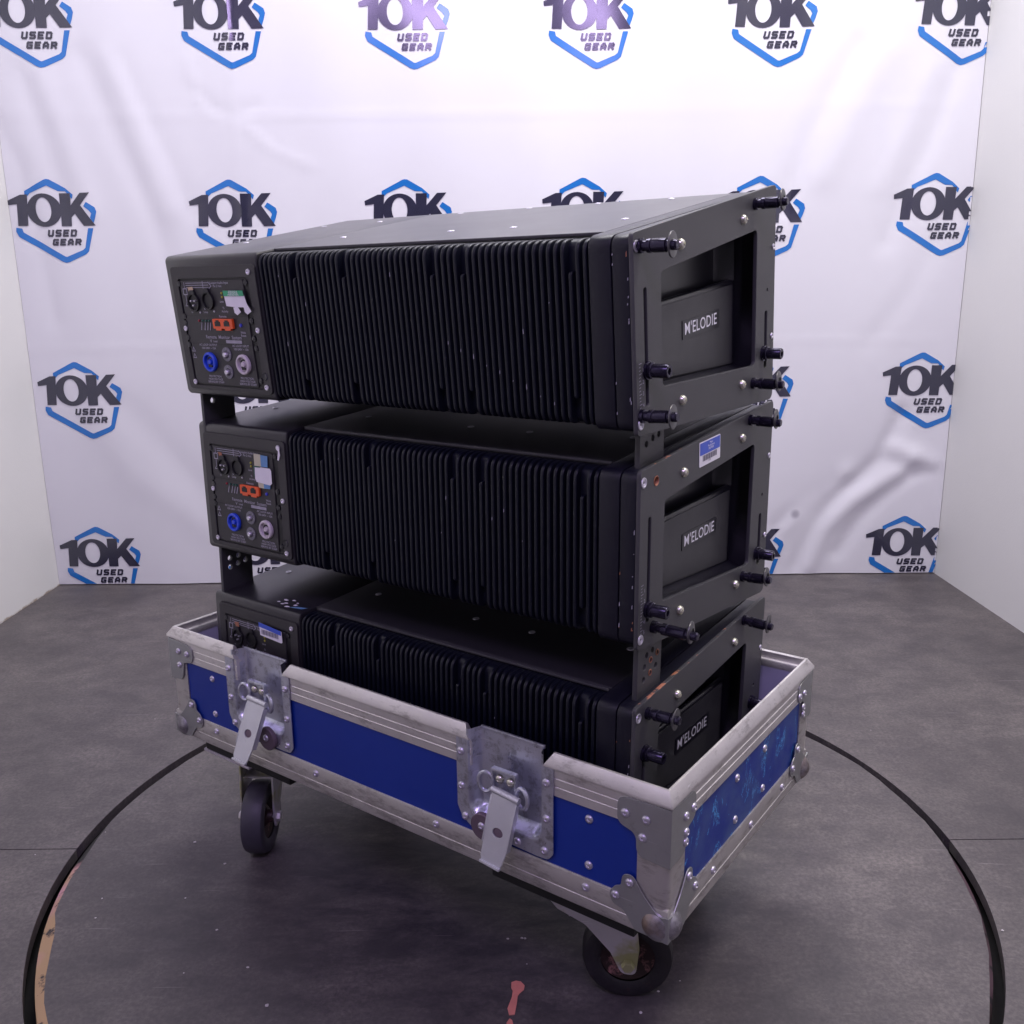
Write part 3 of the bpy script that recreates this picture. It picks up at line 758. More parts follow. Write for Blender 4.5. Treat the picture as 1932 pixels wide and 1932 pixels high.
    line('Remote  Monitor  System', -.2600, -.0115, .0066)
    line('V', -.2885, -.0172, .006); line('Load', -.2790, -.0172, .004)
    sub('grey_strip', [[(-.2560, -.0192), (-.2230, -.0192), (-.2230, -.0150), (-.2560, -.0150)]], .0002, 'whitedim')
    for k, t_ in enumerate(('AC LOOP OUTPUT', '100-240V ~ 15A')): line(t_, -.2960, -.0225-k*.0045, .0042)
    for k, t_ in enumerate(('AC LOOP INPUT', '100-240V ~ 15A')): line(t_, -.2270, -.0225-k*.0045, .0042)
    for k, t_ in enumerate(('PROTECTION', 'HIGH VOLTAGE', 'SERVICE BY STAFF')): line(t_, -.2920, -.0660-k*.0040, .0040); line(t_, -.2235, -.0660-k*.0040, .0040)
    line('Wink', -.2170, -.0045, .0042); line('Reset', -.2170, -.0085, .0042)
    line('Fem', -.3190, .0262, .004); line('In', -.3190, .0220, .004); line('M', -.2900, .0262, .004); line('Loop', -.2890, .0222, .004)
    # twin orange network sockets
    oc = sub('network_socket', [rp([(-.2735, .0005), (-.2325, .0005), (-.2325, .0135), (-.2735, .0135)], .0008)], .0040, 'orange', 0, .0005)
    for cx in (-.2630, -.2440):
        shape('socket_mouth', [[(cx-.0055, .0040), (cx+.0055, .0040), (cx+.0055, .0100), (cx+.003, .0100), (cx+.003, .0120), (cx-.003, .0120), (cx-.003, .0100), (cx-.0055, .0100)]], .0006, 'hole', oc, REAR(Y-.0043))
        shape('orange_foot', [rp([(cx-.006, -.0018), (cx+.006, -.0018), (cx+.006, .0008), (cx-.006, .0008)], .0006)], .0036, 'orange', oc, REAR(Y-.0018))
    # LEDs
    for k, (x, mt_) in enumerate(((-.3070, 'led_red'), (-.2990, 'led_green'), (-.2915, 'led_green'), (-.2850, 'led_green'))):
        lathe('led', [(0, .0020), (.0013, .0016), (.0018, 0)], mt_, pan, at_rear(x, Y, .0105), 8)
    for z in (.0420, .0470): lathe('led', [(0, .0016), (.0014, .0012), (.0018, 0)], 'led_yellow', pan, at_rear(-.2490, Y, z), 8)
    lathe('led', [(0, .0020), (.0020, .0016), (.0026, 0)], 'led_blue', pan, at_rear(-.2196, Y, .0050), 10)
    # power connectors
    for cx, cz, mt_ in ((-.2960, -.0460, 'bluecon'), (-.2250, -.0470, 'whitecon')):
        pc = lathe('power_socket', [(.0136, 0), (.0136, .0034), (.0125, .0046), (.0105, .0046), (.0098, .0036), (.0098, .0006), (0, .0006)], mt_, pan, at_rear(cx, Y, cz), 28)
        pts = []
        for k in range(15):
            a = math.radians(60+k*17); pts.append((cx+.0072*math.cos(a), cz+.0072*math.sin(a)))
        for k in range(14, -1, -1):
            a = math.radians(60+k*17); pts.append((cx+.0052*math.cos(a), cz+.0052*math.sin(a)))
        shape('keyway', [pts], .001, 'hole', pc, REAR(Y-.0010))
        lathe('centre_post', [(0, .0040), (.0034, .0040), (.0038, .0034), (.0038, 0)], mt_, pc, at_rear(cx, Y, cz), 14)
        shape('keyway_bar', [rp([(cx-.001, cz-.0065), (cx+.0065, cz-.0065), (cx+.0065, cz-.004), (cx-.001, cz-.002)], .0006)], .001, 'hole', pc, REAR(Y-.0044))
    for cx, cz in ((-.2590, -.0345), (-.2610, -.0585)):
        fz = lathe('fuse_holder', [(.0098, 0), (.0095, .0010), (.0052, .0012), (.0050, .0006)], 'greyring', pan, at_rear(cx, Y, cz), 22)
        lathe('fuse_cap', [(.0040, 0), (.0037, .0040), (.0028, .0052), (0, .0052)], 'screw', fz, at_rear(cx, Y, cz), 16)
        tick = [[(cx+.0062*math.cos(a)-.0006, cz+.0062*math.sin(a)-.0006), (cx+.0078*math.cos(a)+.0004, cz+.0078*math.sin(a)-.0006), (cx+.0082*math.cos(a), cz+.0082*math.sin(a)+.0008)] for a in [k*PI/4 for k in range(8)]]
        shape('fuse_print', tick, .0002, 'whitedim', fz, REAR(Y-.0013))
    for x, z in ((-.1885, .0735), (-.1865, -.0010), (-.1860, -.0765), (-.3390, -.0755), (-.3400, -.0005)):
        shared('panel_screw', ME['screw_s'], pan, at_rear(x, y_-.0030, z))
    for x, z in ((-.1975, .0600), (-.1970, .0110), (-.1975, -.0120), (-.1960, -.0250), (-.1965, -.0680), (-.3385, .0600), (-.3385, .0160), (-.3388, .0070), (-.3388, -.0130), (-.3385, -.0230)):
        shared('connector_screw', ME['dscrew'], pan, at_rear(x, Y+.0010, z))
    lathe('panel_bung', [(0, .0004), (.0035, .0006), (.0050, .0010), (.0056, 0)], 'dark_screw', pan, at_rear(-.1875, y_-.0027, -.0620), 14)
    # stickers
    ys = Y-.0004
    def stk(nm, pts, mat, dy=0, par=pan): return shape(nm, [pts], .0003, mat, par, REAR(ys-dy), 0, False)
    if i == 0:
        s = stk('torn_label', [(-.2420, .0440), (-.2010, .0440), (-.1985, .0345), (-.1940, .0270), (-.1975, .0235), (-.2060, .0290), (-.2200, .0290), (-.2400, .0305)], 'label_white', .0020)
        stk('label_stripe', [(-.2425, .0505), (-.2025, .0505), (-.2010, .0435), (-.2420, .0435)], 'label_green', .0026, s)
        for x, z in ((-.2170, .0250), (-.1960, .0260)): stk('label_scrap', [(x-.007, z+.004), (x+.002, z+.005), (x+.007, z-.002), (x-.001, z-.006), (x-.006, z-.003)], 'label_white', .0038, s)
        for k in range(3): text('label_print', 'STERLING RENTAL'[:10+k], .0034, 'white', s, at_rear(-.2220, ys-.0030, .0490-k*.0022), 0)
        stk('paper_scrap', [(-.3190, .0555), (-.3080, .0560), (-.3070, .0500), (-.3120, .0455), (-.3170, .0490)], 'tan', .001)
    elif i == 1:
        s = stk('worn_label', [(-.2390, .0430), (-.2070, .0430), (-.2045, .0400), (-.2045, .0220), (-.2090, .0190), (-.2370, .0210), (-.2400, .0260)], 'label_white', .0016)
        stk('label_strip', [(-.2400, .0610), (-.2260, .0610), (-.2260, .0440), (-.2400, .0440)], 'label_cream', .001, s)
        stk('label_strip', [(-.2258, .0605), (-.2110, .0600), (-.2120, .0440), (-.2258, .0440)], 'label_cyan', .001, s)
        stk('label_strip', [(-.2350, .0208), (-.2230, .0208), (-.2230, .0130), (-.2340, .0130)], 'label_cream', .001, s)
        stk('label_strip', [(-.2228, .0206), (-.2090, .0200), (-.2100, .0135), (-.2228, .0130)], 'label_cyan', .001, s)
        stk('label_edge', [(-.2412, .0440), (-.2270, .0440), (-.2270, .0425), (-.2395, .0420), (-.2395, .0270), (-.2412, .0300)], 'led_green', .0020, s)
        stk('paper_scrap', [(-.3200, .0560), (-.3120, .0560), (-.3105, .0500), (-.3160, .0480)], 'copper', .001)
        stk('paint_chip', [(-.1915, .0745), (-.1850, .0760), (-.1835, .0640), (-.1870, .0560), (-.1895, .0570), (-.1870, .0690)], 'label_white', .0016)
    else:
        s = stk('barcode_label', [(-.2560, .0705), (-.2065, .0660), (-.2050, .0500), (-.2075, .0480), (-.2540, .0510)], 'label_white', .0035)
        stk('label_stripe', [(-.2560, .0708), (-.2070, .0664), (-.2072, .0600), (-.2560, .0640)], 'label_blue', .0040, s)
        bc = [[(-.2500+k*.0022, .0535), (-.2500+k*.0022+(.0012 if k % 3 else .0006), .0535), (-.2500+k*.0022+(.0012 if k % 3 else .0006), .0608), (-.2500+k*.0022, .0608)] for k in range(17)]
        shape('barcode', bc, .0002, 'barcode', s, REAR(ys-.0040), 0, False)
        stk('paper_scrap', [(-.3170, .0580), (-.3070, .0590), (-.3060, .0520), (-.3130, .0500)], 'copper', .001)
        for (x, yy) in ((-.235, .029), (-.226, .020), (-.214, .012), (-.206, .021), (-.222, .033), (-.228, .015), (-.209, .028), (-.240, .019)):
            r = random.uniform(.0016, .0042)
            pts = [(x+r*math.cos(a)*random.uniform(.6, 1.6), yy+r*math.sin(a)*random.uniform(.4, 1)) for a in [k*PI/3 for k in range(6)]]
            me = shape_me([pts], .0003); me.transform(Matrix.Translation((0, 0, .0972+.084*yy)))
            finish('paint_chip', me, 'label_white', root, None, False)
        me = shape_me([[(-.206, .010), (-.186, .014), (-.181, .022), (-.199, .018)]], .0003); me.transform(Matrix.Translation((0, 0, .0988)))
        finish('paint_chip', me, 'label_cyan', root, None, False)
    if i == 1:
        # asset label on the side plate
        a_ = .09
        s = shape('barcode_label', [rp([(-.029, -.0145), (.029, -.0145), (.029, .0145), (-.029, .0145)], .002)], .0004, 'label_white', root, at_side(W2+.0004, .1690, .0955) @ Matrix.Rotation(.06, 4, 'Z'))
        shape('label_stripe', [rp([(-.0275, -.001), (.0275, -.001), (.0275, .0133), (-.0275, .0133)], .001)], .0002, 'label_blue', s, at_side(W2+.0008, .1690, .0955) @ Matrix.Rotation(.06, 4, 'Z'))
        bc = [[(-.020+k*.0022, -.0088), (-.020+k*.0022+(.0012 if k % 3 else .0006), -.0088), (-.020+k*.0022+(.0012 if k % 3 else .0006), -.0022), (-.020+k*.0022, -.0022)] for k in range(18)]
        shape('barcode', bc, .0002, 'barcode', s, at_side(W2+.0008, .1690, .0955) @ Matrix.Rotation(.06, 4, 'Z'), 0, False)
        for k, t_ in enumerate(('Major', 'Productions', '000 0000')): text('label_print', t_, .0038, 'white', s, at_side(W2+.0011, .171, .1060-k*.0034) @ Matrix.Rotation(.06, 4, 'Z'))
        text('label_print', '1000', .0034, 'barcode', s, at_side(W2+.0008, .168, .0850) @ Matrix.Rotation(.06, 4, 'Z'))
    # bright nicks on the fin edges
    rs = random.Random(40+i)
    nick = [(.135+k*.0172, -.012-k*.0075) for k in range(9)] if i == 0 else []
    nick += [(rs.uniform(-.15, .29), rs.uniform(-.06, .08)) for _ in range(7)]
    for nx_, nz_ in nick:
        fx = min((q_ for q_ in FINS if not q_[1]), key=lambda q_: abs(q_[0]-nx_))[0]
        h_ = rs.uniform(.0015, .0065)
        shape('bare_nick', [[(fx-.0005, nz_), (fx+.0005, nz_+.001), (fx+.0004, nz_+h_), (fx-.0003, nz_+h_*.8)]], .0002, 'whitedim', root, REAR(-.0008), 0, False)
    # chipped paint along the rear corner of the end cap
    for _ in range(12):
        cx_, cz_ = rs.choice((.3600, .3590, .3440)), rs.uniform(-.080, .080); h_ = rs.uniform(.0012, .006)
        shape('paint_chip', [[(cx_-.0006, cz_), (cx_+.0005, cz_+.0006), (cx_+.0004, cz_+h_), (cx_-.0005, cz_+h_*.7)]], .0002, rs.choice(('whitedim', 'copper', 'whitedim')), root, REAR(-.0004 if cx_ < .35 else .0002), 0, False)
    # countersunk screws on the top sheet
    for x, yy in ((-.339, .281), (-.330, .115), (-.130, .115), (-.109, .343), (.012, .349), (.055, .115), (.127, .347), (.148, .116), (.284, .136), (-.235, .300), (.24, .34)):
        shared('top_screw', ME['screw_s'], root, Matrix.Translation((x, yy, .0967+SL*yy)) @ Matrix.Rotation(SL, 4, 'X') @ Matrix.Diagonal((1.2, 1.2, .5, 1)))
    # grille on the far (front) face
    box('front_grille', (-.350, .3662, -.118), (.350, .3720, .118), 'heatsink', root, .001)
    return root
make_speaker(0, 'top black line array speaker, green and white torn label on its connector panel')
make_speaker(1, 'middle black line array speaker, blue and white barcode label on its side plate')
make_speaker(2, 'lowest black line array speaker, sitting inside the blue flight case')

# ------------------------------------------------------------------ the flight case
case = thing('flight_case', 'open blue flight case base with aluminium edges on casters holding the speakers', 'flight case',
             Matrix.Translation(CW) @ Matrix.Rotation(YAW, 4, 'Z'))
HX, HY = .430, .21685
SIDES = {'front': (Vector((1, 0, 0)), Vector((0, -1, 0)), HX, HY), 'right': (Vector((0, 1, 0)), Vector((1, 0, 0)), HY, HX),
         'back': (Vector((-1, 0, 0)), Vector((0, 1, 0)), HX, HY), 'left': (Vector((0, -1, 0)), Vector((-1, 0, 0)), HY, HX)}
def rail(name, prof, side, s0, s1, m0, m1, c0=0, c1=0, mat='alu', steps=1):
    t, n_, hl, hd = SIDES[side]; v = []; f = []; n = len(prof)
    for k in range(steps+1):
        for d, z in prof:
            slant = max(0, (z-.354)/.018)
            a0 = s0 + (-d if m0 else 0) - c0*slant*.012; a1 = s1 + (d if m1 else 0) + c1*slant*.012
            s = a0+(a1-a0)*k/steps
            p = t*s + n_*(hd+d); v.append((p.x, p.y, z))
    for k in range(steps):
        for j in range(n): f.append((k*n+j, k*n+(j+1) % n, (k+1)*n+(j+1) % n, (k+1)*n+j))
    f.append(tuple(range(n))[::-1]); f.append(tuple(range(steps*n, steps*n+n)))
    bm = bmesh.new(); me = bpy.data.meshes.new('t'); me.from_pydata(v, [], f); bm.from_mesh(me); bpy.data.meshes.remove(me)
    return bm_obj(name, bm, mat, case)
TOP = [(-.0030, .3215), (.0022, .3215), (.0022, .3322), (.0014, .3328), (.0014, .3340), (.0022, .3346), (.0022, .3427), (.0014, .3433), (.0014, .3445), (.0022, .3451), (.0022, .3535),
       (.0048, .3556), (.0048, .3592), (-.0030, .3712), (-.0052, .3716), (-.0068, .3700), (-.0072, .3610), (-.0125, .3605), (-.0135, .3590), (-.0135, .3500), (-.0030, .3480)]
BOT = [(-.010, .1925), (.0022, .1945), (.0026, .1985), (.0022, .2075), (.0014, .2081), (.0014, .2093), (.0022, .2099), (.0022, .2305), (.0012, .2325), (-.003, .2325), (-.003, .196), (-.010, .1960)]
for a_, b_, m0, m1, c0, c1 in ((-HX, -.2685, 1, 0, 0, -1), (-.1670, .1690, 0, 0, -1, -1), (.2730, HX, 0, 1, -1, 0)):
    rail('top_rail', TOP, 'front', a_, b_, m0, m1, c0, c1, 'alu_rim')
for s_, h_ in (('right', HY), ('back', HX), ('left', HY)): rail('top_rail', TOP, s_, -h_, h_, 1, 1, 0, 0, 'alu_rim')
for s_, h_ in (('front', HX), ('right', HY), ('back', HX), ('left', HY)): rail('bottom_rail', BOT, s_, -h_, h_, 1, 1)
# panels
def notch(cx): return [(cx-.0560, .345), (cx-.0560, .262), (cx-.050, .2565), (cx+.050, .2565), (cx+.0560, .262), (cx+.0560, .345)]
LC = [(-.2185), (.2210)]
fp = [(-.424, .205), (.424, .205), (.424, .345)] + notch(LC[1])[::-1] + notch(LC[0])[::-1] + [(-.424, .345)]
shape('front_panel', [fp], .0065, 'blue', case, REAR(-HY+.00325))
shape('back_panel', [[(-.424, .205), (.424, .205), (.424, .345), (-.424, .345)]], .0065, 'blue', case, REAR(HY-.00325))
for nm, X in (('end_panel', HX-.00325), ('end_panel', -HX+.00325)):
    shape(nm, [[(-.210, .205), (.210, .205), (.210, .345), (-.210, .345)]], .0065, 'blue', case, SIDE(X))
# inner lining and floor
lb = bmesh.new()
for lo, hi in (((-.423, .2035, .200), (.423, .2095, .352)), ((-.4225, -.2035, .2005), (-.4165, .2030, .3515)), ((.4165, -.2035, .2005), (.4225, .2030, .3515))): add_box(lb, lo, hi)
for a_, b_ in ((-.416, -.276), (-.160, .163), (.279, .416)): add_box(lb, (a_, -.2098, .2005), (b_, -.2040, .3515))
bm_obj('inner_lining', lb, 'lining', case)
box('case_floor', (-.4240, -.2110, .1880), (.4240, .2110, .1945), 'board', case, 0)
for x0 in (.186, -.385):
    box('caster_board', (x0, -.2040, .1700), (x0+.199, .2040, .1878), 'board', case, .002)
# corner posts: L-section with rounded edge
def post(sx, sy):
    bm = bmesh.new(); wd = .036; r = .006; t = .0018
    prof = []
    prof += [(wd, -t)] + [(r-(r+t*0)*math.sin(a)-0, 0) for a in []]
    out = [(wd, 0.0018)]
    for k in range(6):
        a = PI/2*k/5; out.append((r-(r+.0018)*math.sin(a), r-(r+.0018)*math.cos(a)))
    out.append((-.0018, wd))
    inn = [(-.0002+.0006, wd), (-.0002+.0006, .0006+.002), (.0026, .0004), (wd, .0004)]
    loop = [(p[0], p[1] if k else -.0018) for k, p in enumerate(out)]
    # out runs along local a (from corner along x) and b (from corner along y)
    P = [(wd, -.0018)]
    for k in range(6):
        a = PI/2*k/5; P.append((r-(r+.0018)*math.sin(a), r-(r+.0018)*math.cos(a)))
    P.append((-.0018, wd)); P += [(.0010, wd), (.0010, .0010), (wd, .0010)]
    lo = [bm.verts.new((sx*(HX-a_), sy*(HY-b_), .2310)) for a_, b_ in P]
    hi = [bm.verts.new((sx*(HX-a_), sy*(HY-b_), .3225)) for a_, b_ in P]
    n = len(P)
    for k in range(n): bm.faces.new((lo[k], lo[(k+1) % n], hi[(k+1) % n], hi[k]))
    bm.faces.new(lo[::-1]); bm.faces.new(hi)
    return bm_obj('corner_post', bm, 'alu', case)
for sx in (-1, 1):
    for sy in (-1, 1): post(sx, sy)
# corner braces near the rim
RV = []   # rivets: (matrix)
def front_m(x, z, d=0): return at_rear(x, -HY-d, z)
def right_m(y, z, d=0): return at_side(HX+d, y, z)
def back_m(x, z, d=0): return cols((-1, 0, 0), (0, 0, 1), (0, 1, 0), (x, HY+d, z))
def left_m(y, z, d=0): return cols((0, -1, 0), (0, 0, 1), (-1, 0, 0), (-HX-d, y, z))
brace_shape = rp([(-.0040, .2850), (.0360, .2870), (.0370, .3130), (.0600, .3190), (.0600, .3520), (-.0040, .3535)], [.0, .012, .012, .012, .012, 0], 6)
brace_rnd = rp([(-.0040, .2880), (.0270, .2880), (.0330, .3200), (.0560, .3220), (.0570, .3500), (-.0040, .3535)], [.0, .014, .008, .013, .014, 0], 6)
for sx in (-1, 1):
    for sy in (-1, 1):
        bsh = brace_shape if (sx > 0 and sy < 0) else brace_rnd
        fl = [(HX-a_, b_) for a_, b_ in bsh]
        me = bmesh.new()
        if sy < 0: mt_ = cols((sx, 0, 0), (0, 0, 1), (0, -sx if False else -1, 0), (0, -HY-.0032, 0))
        else: mt_ = cols((sx, 0, 0), (0, 0, 1), (0, 1, 0), (0, HY+.0032, 0))
        a = shape_me([fl], .0016, .0004); a.transform(mt_); me.from_mesh(a); bpy.data.meshes.remove(a)
        fs_ = [(HY-a_, b_) for a_, b_ in [(p[0]*.93, p[1]) for p in bsh]]
        a = shape_me([fs_], .0016, .0004); a.transform(cols((0, sy, 0), (0, 0, 1), (sx, 0, 0), (sx*(HX+.0032), 0, 0))); me.from_mesh(a); bpy.data.meshes.remove(a)
        add_lathe(me, [(.0050, .2860), (.0050, .3525)], 16, Matrix.Translation((sx*(HX-.0010), sy*(HY-.0010), 0)))
        bm_obj('corner_brace', me, 'brace', case)
        for a_, z in ((.0500, .3335), (.0250, .3335), (.0290, .3110)) if sx > 0 else ((.0430, .3355), (.0220, .3360), (.0220, .3135)):
            RV.append(front_m(sx*(HX-a_), z, .0042) if sy < 0 else back_m(sx*(HX-a_), z, .0042))
        for a_, z in ((.0490, .3325), (.0305, .3310), (.0320, .3110), (.0310, .3000)):
            y = sy*(HY-a_); RV.append(right_m(y, z, .0042) if sx > 0 else left_m(y, z, .0042))
# ball corners: three-lobed plates round a pressed steel ball
for sx in (-1, 1):
    for sy in (-1, 1):
        bm = bmesh.new()
        lob = []
        for (cx, cz, r) in ((.0160, .214, .020),): pass
        def lobed():
            pts = [(-.0040, .1945), (.0350, .1955), (.0500, .2150), (.0640, .2180), (.0690, .2300), (.0610, .2410), (.0540, .2440), (.0520, .2590), (.0400, .2620), (.0330, .2520), (.0240, .2400), (.0080, .2240), (-.0040, .2260)]
            return rp(pts, [0, .006, .008, .010, .012, .010, .004, .010, .012, .008, .006, .006, 0], 5)
        L = lobed()
        a = shape_me([[(HX-p[0], p[1]) for p in L]], .0016, .0004)
        a.transform(cols((sx, 0, 0), (0, 0, 1), (0, sy, 0), (0, sy*(HY+.0036), 0))); bm.from_mesh(a); bpy.data.meshes.remove(a)
        a = shape_me([[(HY-p[0], p[1]) for p in L]], .0016, .0004)
        a.transform(cols((0, sy, 0), (0, 0, 1), (sx, 0, 0), (sx*(HX+.0036), 0, 0))); bm.from_mesh(a); bpy.data.meshes.remove(a)
        # ball: lumpy pressed dome
        bs = bmesh.new(); bmesh.ops.create_uvsphere(bs, u_segments=28, v_segments=18, radius=1)
        for vv in bs.verts:
            n_ = vv.co.copy()
            k = 1 + .10*math.cos(3*math.atan2(n_.y*sy, n_.x*sx)) * (1-abs(n_.z))
            vv.co = Vector((sx*(HX-.0110), sy*(HY-.0110), .2090)) + Vector((n_.x*.0215*k, n_.y*.0215*k, n_.z*.0225))
        bc_ = bm_obj('ball_corner', bm, 'brace', case)
        bm_obj('corner_ball', bs, 'ball', bc_)
        for p0, z in ((.0430, .2515), (.0600, .2300)):
            RV.append(front_m(sx*(HX-p0), z, .0046) if sy < 0 else back_m(sx*(HX-p0), z, .0046))
            y = sy*(HY-p0); RV.append(right_m(y, z, .0046) if sx > 0 else left_m(y, z, .0046))
for x in (-.3330, .3330):
    for z in (.3070, .2495): RV.append(front_m(x, z, 0)); RV.append(back_m(x, z, 0))
for x in (-.3310, -.1100, .1100, .3305): RV.append(front_m(x, .2215, .0022)); RV.append(back_m(x, .2215, .0022))
for y in (-.0367, .0525):
    for z in (.3047, .2490): RV.append(right_m(y, z, 0)); RV.append(left_m(y, z, 0))
for y in (-.1025, .0125, .1225): RV.append(right_m(y, .2175, .0022)); RV.append(left_m(y, .2175, .0022))
# latches
def latch(cx, tilt, swing, disc_dx):
    o_out = rp([(cx-.0710, .3565), (cx-.0695, .2600), (cx-.0500, .2400), (cx+.0690, .2400), (cx+.0680, .3565)], [.003, .03, .016, .016, .003], 7)
    o_in = rp([(cx-.0545, .372), (cx-.0545, .2580), (cx+.0545, .2580), (cx+.0545, .372)], [0, .018, .018, 0], 7)
    # flange as a U (open at the top)
    body = [(cx-.0710, .3560), (cx-.0710, .2640), (cx-.0640, .2500), (cx-.0500, .2410), (cx-.0300, .2400), (cx+.0480, .2370), (cx+.0620, .2380), (cx+.0690, .2470), (cx+.0690, .3560), (cx+.0535, .3560), (cx+.0535, .2720), (cx+.0490, .2600), (cx+.0380, .2565), (cx-.0380, .2565), (cx-.0490, .2600), (cx-.0535, .2720), (cx-.0535, .3560)]
    fl = shape('latch_dish', [rp(body, [.002, .012, .012, .010, .01, .008, .008, .008, .003, 0, .008, .006, .006, .006, .006, .008, 0], 5)], .0016, 'zinc', case, REAR(-HY-.0036), .0004)
    nx, nz = 44, 44; v = []; f = []
    def depth(x, z):
        # signed inset from the dish outline
        e = min(.0535-abs(x), z-.2575)
        qx, qz = abs(x)-.0355, .2755-z
        if qx > 0 and qz > 0: e = .018-math.hypot(qx, qz)
        t = max(0, min(1, e/.010)); s = t*t*(3-2*t)
        return -.0040+.0175*s
    for j in range(nz+1):
        for i_ in range(nx+1):
            x = -.0555+.111*i_/nx; z = .2550+(.3690-.2550)*j/nz; v.append((cx+x, -HY+depth(x, z), z))
    for j in range(nz):
        for i_ in range(nx):
            a = j*(nx+1)+i_; f.append((a, a+1, a+nx+2, a+nx+1))
    from_py('dish_bowl', v, f, 'zinc', fl)
    yb = -HY+.0135
    bm = bmesh.new()
    add_box(bm, (cx-.0450, yb-.002, .366), (cx+.0470, yb+.0008, .3705), .0006)
    bm_obj('dish_top_edge', bm, 'zinc', fl)
    # turning disc behind the blade
    lathe('latch_disc', [(0, .006), (.0165, .006), (.0175, .005), (.0175, 0)], 'latchdisc', fl, at_rear(cx+disc_dx, -HY-.0050, .2500), 26)
    shared('rivet', ME['rivet'], fl, at_rear(cx+disc_dx*1.0, -HY-.0110, .2520))
    # hinge frame with wire wings
    hb = bmesh.new()
    add_box(hb, (cx-.0140, -HY-.0045, .300), (cx+.0190, -HY-.0025, .3325), .001)
    add_box(hb, (cx-.0150, -HY-.0095, .3285), (cx+.0200, -HY-.0025, .3335), .0015)
    add_box(hb, (cx-.0155, -HY-.0095, .300), (cx-.0130, -HY-.0025, .3320), .001)
    add_box(hb, (cx+.0180, -HY-.0095, .300), (cx+.0205, -HY-.0025, .3320), .001)
    bm_obj('hinge_bracket', hb, 'zinc', fl)
    for dx in (-.0050, .0110): shared('bracket_bolt', ME['bolt'], fl, at_rear(cx+dx, -HY-.0045, .3200))
    for sgn, ox, oz in ((-1, -.0225, .3130), (1, .0300, .3080)):
        tb = bmesh.new()
        pts = []
        for k in range(22):
            a = 2*PI*k/22
            pts.append((cx+ox+.0090*math.cos(a), -HY-.0100-.0020*math.cos(a)*sgn, oz+.0125*math.sin(a)))
        add_tube(tb, pts, .0026, 8, True)
        bm_obj('wing_loop', tb, 'zinc', fl)
    # hanging blade
    px, pz = cx+.0090, .3060
    T = cols((1, 0, 0), (0, 0, 1), (0, -1, 0), (px, -HY-.0150, pz)) @ Matrix.Rotation(-tilt, 4, 'Z') @ Matrix.Rotation(-swing, 4, 'X') @ Matrix.Diagonal((1, .80, 1, 1))
    L = rp([(-.0180, .003), (.0185, .003), (.0185, -.0750), (.0150, -.1000), (.0130, -.1060), (-.0130, -.1070), (-.0160, -.1000), (-.0170, -.0500)], [.002, .002, .004, .003, .002, .002, .004, .004])
    bl = shape('catch_blade', [L, circ(.0010, -.0560, .0072, 18)], .0022, 'blade', fl, T, .0005)
    bb = bmesh.new()
    add_box(bb, (-.0185, -.0790, -.007), (-.0165, -.006, .0014), .0006, T)
    add_box(bb, (.0165, -.0790, -.007), (.0185, -.006, .0014), .0006, T)
    bm_obj('blade_flange', bb, 'blade', bl)
    tb = bmesh.new(); add_tube(tb, [T @ Vector((-.0190, .003, 0)), T @ Vector((.0200, .003, 0))], .0040, 12)
    bm_obj('hinge_barrel', tb, 'blade', bl)
    lathe('blade_stud', [(0, .0010), (.0068, .0004), (.0070, -.003)], 'latchdisc', bl, T @ Matrix.Translation((.0010, -.0560, -.0008)), 18)
    tabm = [(-.0085, -.0480), (.0105, -.0480), (.0065, -.0420), (-.0040, -.0420)]
    shape('blade_tab', [rp(tabm, .002)], .002, 'blade', bl, T @ Matrix.Translation((0, 0, .0028)) @ Matrix.Rotation(.15, 4, 'X'), .0003)
    # flared lower end
    fe = bmesh.new(); add_box(fe, (-.0150, -.1090, -.0010), (.0140, -.1050, .0035), .0008, T); bm_obj('blade_lip', fe, 'blade', bl)
    for x, z in ((-.0640, .3375), (-.0640, .2915), (-.0590, .2520), (.0600, .3355), (.0600, .2900), (.0570, .2480), (.0190, .2460)):
        shared('rivet', ME['rivet'], fl, at_rear(cx+x, -HY-.0044, z))
latch(-.2215, .05, .40, .0190)
latch(.2190, .11, .20, -.0290)
for mt_ in RV: shared('rivet', ME['rivet'], case, mt_)

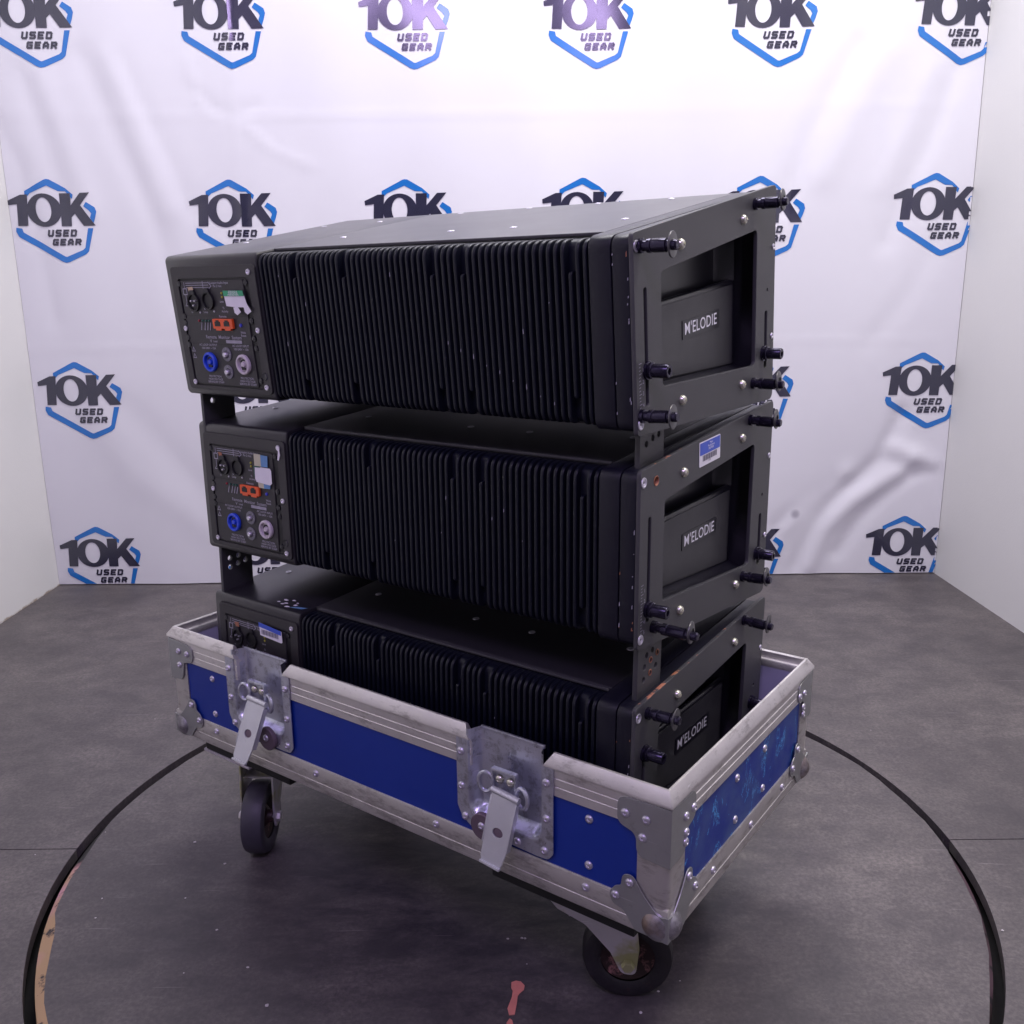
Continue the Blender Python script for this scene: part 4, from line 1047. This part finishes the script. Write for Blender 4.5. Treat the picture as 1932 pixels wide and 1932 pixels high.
# casters
def caster(lx, ly, heading, mat_t):
    """lx,ly: swivel pin in case coordinates; heading: angle (case frame) in which the wheel trails"""
    T = Matrix.Translation((lx, ly, 0)) @ Matrix.Rotation(heading, 4, 'Z')
    pb = bmesh.new(); add_box(pb, (lx-.055, ly-.075, .1655), (lx+.055, ly+.075, .1698), .001)
    pl = bm_obj('caster', pb, 'fork', case)
    lathe('swivel_race', [(0, .1250), (.024, .1250), (.024, .150), (.028, .150), (.034, .154), (.034, .160), (.030, .1652), (0, .1652)], 'fork', pl, Matrix.Translation((lx, ly, 0)), 28)
    tr = .044; R = .0575
    fk = bmesh.new()
    # two cheeks: sheet outline in x (trail), z
    ch = rp([(-.058, .1500), (.050, .1500), (.054, .118), (.058, .080), (tr+.010, .042), (tr-.008, .044), (tr-.022, .074), (-.010, .112), (-.044, .132)], [.002, .006, .01, .02, .012, .012, .02, .03, .010], 5)
    for s_ in (-1, 1):
        a = shape_me([ch], .003, .0006); a.transform(cols((1, 0, 0), (0, 0, 1), (0, -1, 0), (0, s_*.0255, 0))); a.transform(T); fk.from_mesh(a); bpy.data.meshes.remove(a)
    add_box(fk, (-.034, -.0268, .1480), (.036, .0268, .1512), .001, T)
    add_box(fk, (-.030, -.0262, .1215), (.040, .0262, .1245), .001, T)
    bm_obj('fork', fk, 'fork', pl)
    Wm = T @ Matrix.Translation((tr, 0, R)) @ Matrix.Rotation(PI/2, 4, 'X')
    wheel = lathe('wheel', [(.0340, -.0150), (.0380, -.0170), (.0500, -.0178), (.0550, -.0155), (.0572, -.0100), (.0575, 0), (.0572, .0100), (.0550, .0155), (.0500, .0178), (.0380, .0170), (.0340, .0150)], mat_t, pl, Wm, 48)
    wheel.parent = pl
    lathe('wheel_hub', [(0, -.0200), (.0100, -.0200), (.0110, -.0130), (.0180, -.0070), (.0342, -.0120), (.0342, .0120), (.0180, .0070), (.0110, .0130), (.0100, .0200), (0, .0200)], 'hubpink', pl, Wm, 30)
    lathe('axle_bolt', [(0, -.0330), (.0075, -.0330), (.0085, -.0310), (.0085, -.0272), (.0040, -.0270), (.0040, .0270), (.0085, .0272), (.0085, .0320), (.0070, .0345), (0, .0345)], 'fork', pl, Wm, 6)
def world_heading(deg): return math.radians(deg)-YAW
caster(.2840, -.1230, world_heading(-6), 'rubber_dark')
caster(-.3350, -.1300, world_heading(-92), 'rubber')
caster(-.3350, .1300, world_heading(-60), 'rubber')
caster(.3150, .1300, world_heading(170), 'rubber')

# ------------------------------------------------------------------ crumbs on the floor
CR = [(-.0115, 1.1061), (.0079, 1.1073), (.0118, 1.1066), (.0134, 1.0563), (-.7725, 1.3154), (-.5257, 1.3458), (-.4586, 1.2861), (-.6169, 1.2029), (-.6071, 1.1591), (-.492, 1.2019), (-.4233, 1.1308), (-.3588, 1.0554), (-.3154, .9874), (-.6962, 1.3772), (-.4412, 1.0464), (-1.0276, 2.6758), (-.76, 1.7977), (.7225, 1.7127), (.212, 1.0226), (.181, 1.0045), (.1532, .9694), (.6778, 1.1129)]
crumb = None
for x, y in CR:
    bm = bmesh.new(); bmesh.ops.create_icosphere(bm, subdivisions=1, radius=1)
    r = random.uniform(.0011, .0026)
    for vv in bm.verts: vv.co = Vector((vv.co.x*r*random.uniform(.6, 1.5), vv.co.y*r*random.uniform(.6, 1.3), vv.co.z*r*.4*random.uniform(.6, 1.2)))
    o = bm_obj('crumb', bm, 'debris', None)
    if abs(math.hypot(x-TX, y-TY)-.70) < .015: x *= .985
    o.location = (x, y, .0012)
    o['label'] = 'tiny pale crumb of debris lying on the dark floor'; o['category'] = 'crumb'; o['group'] = 'pale crumbs scattered over the floor'
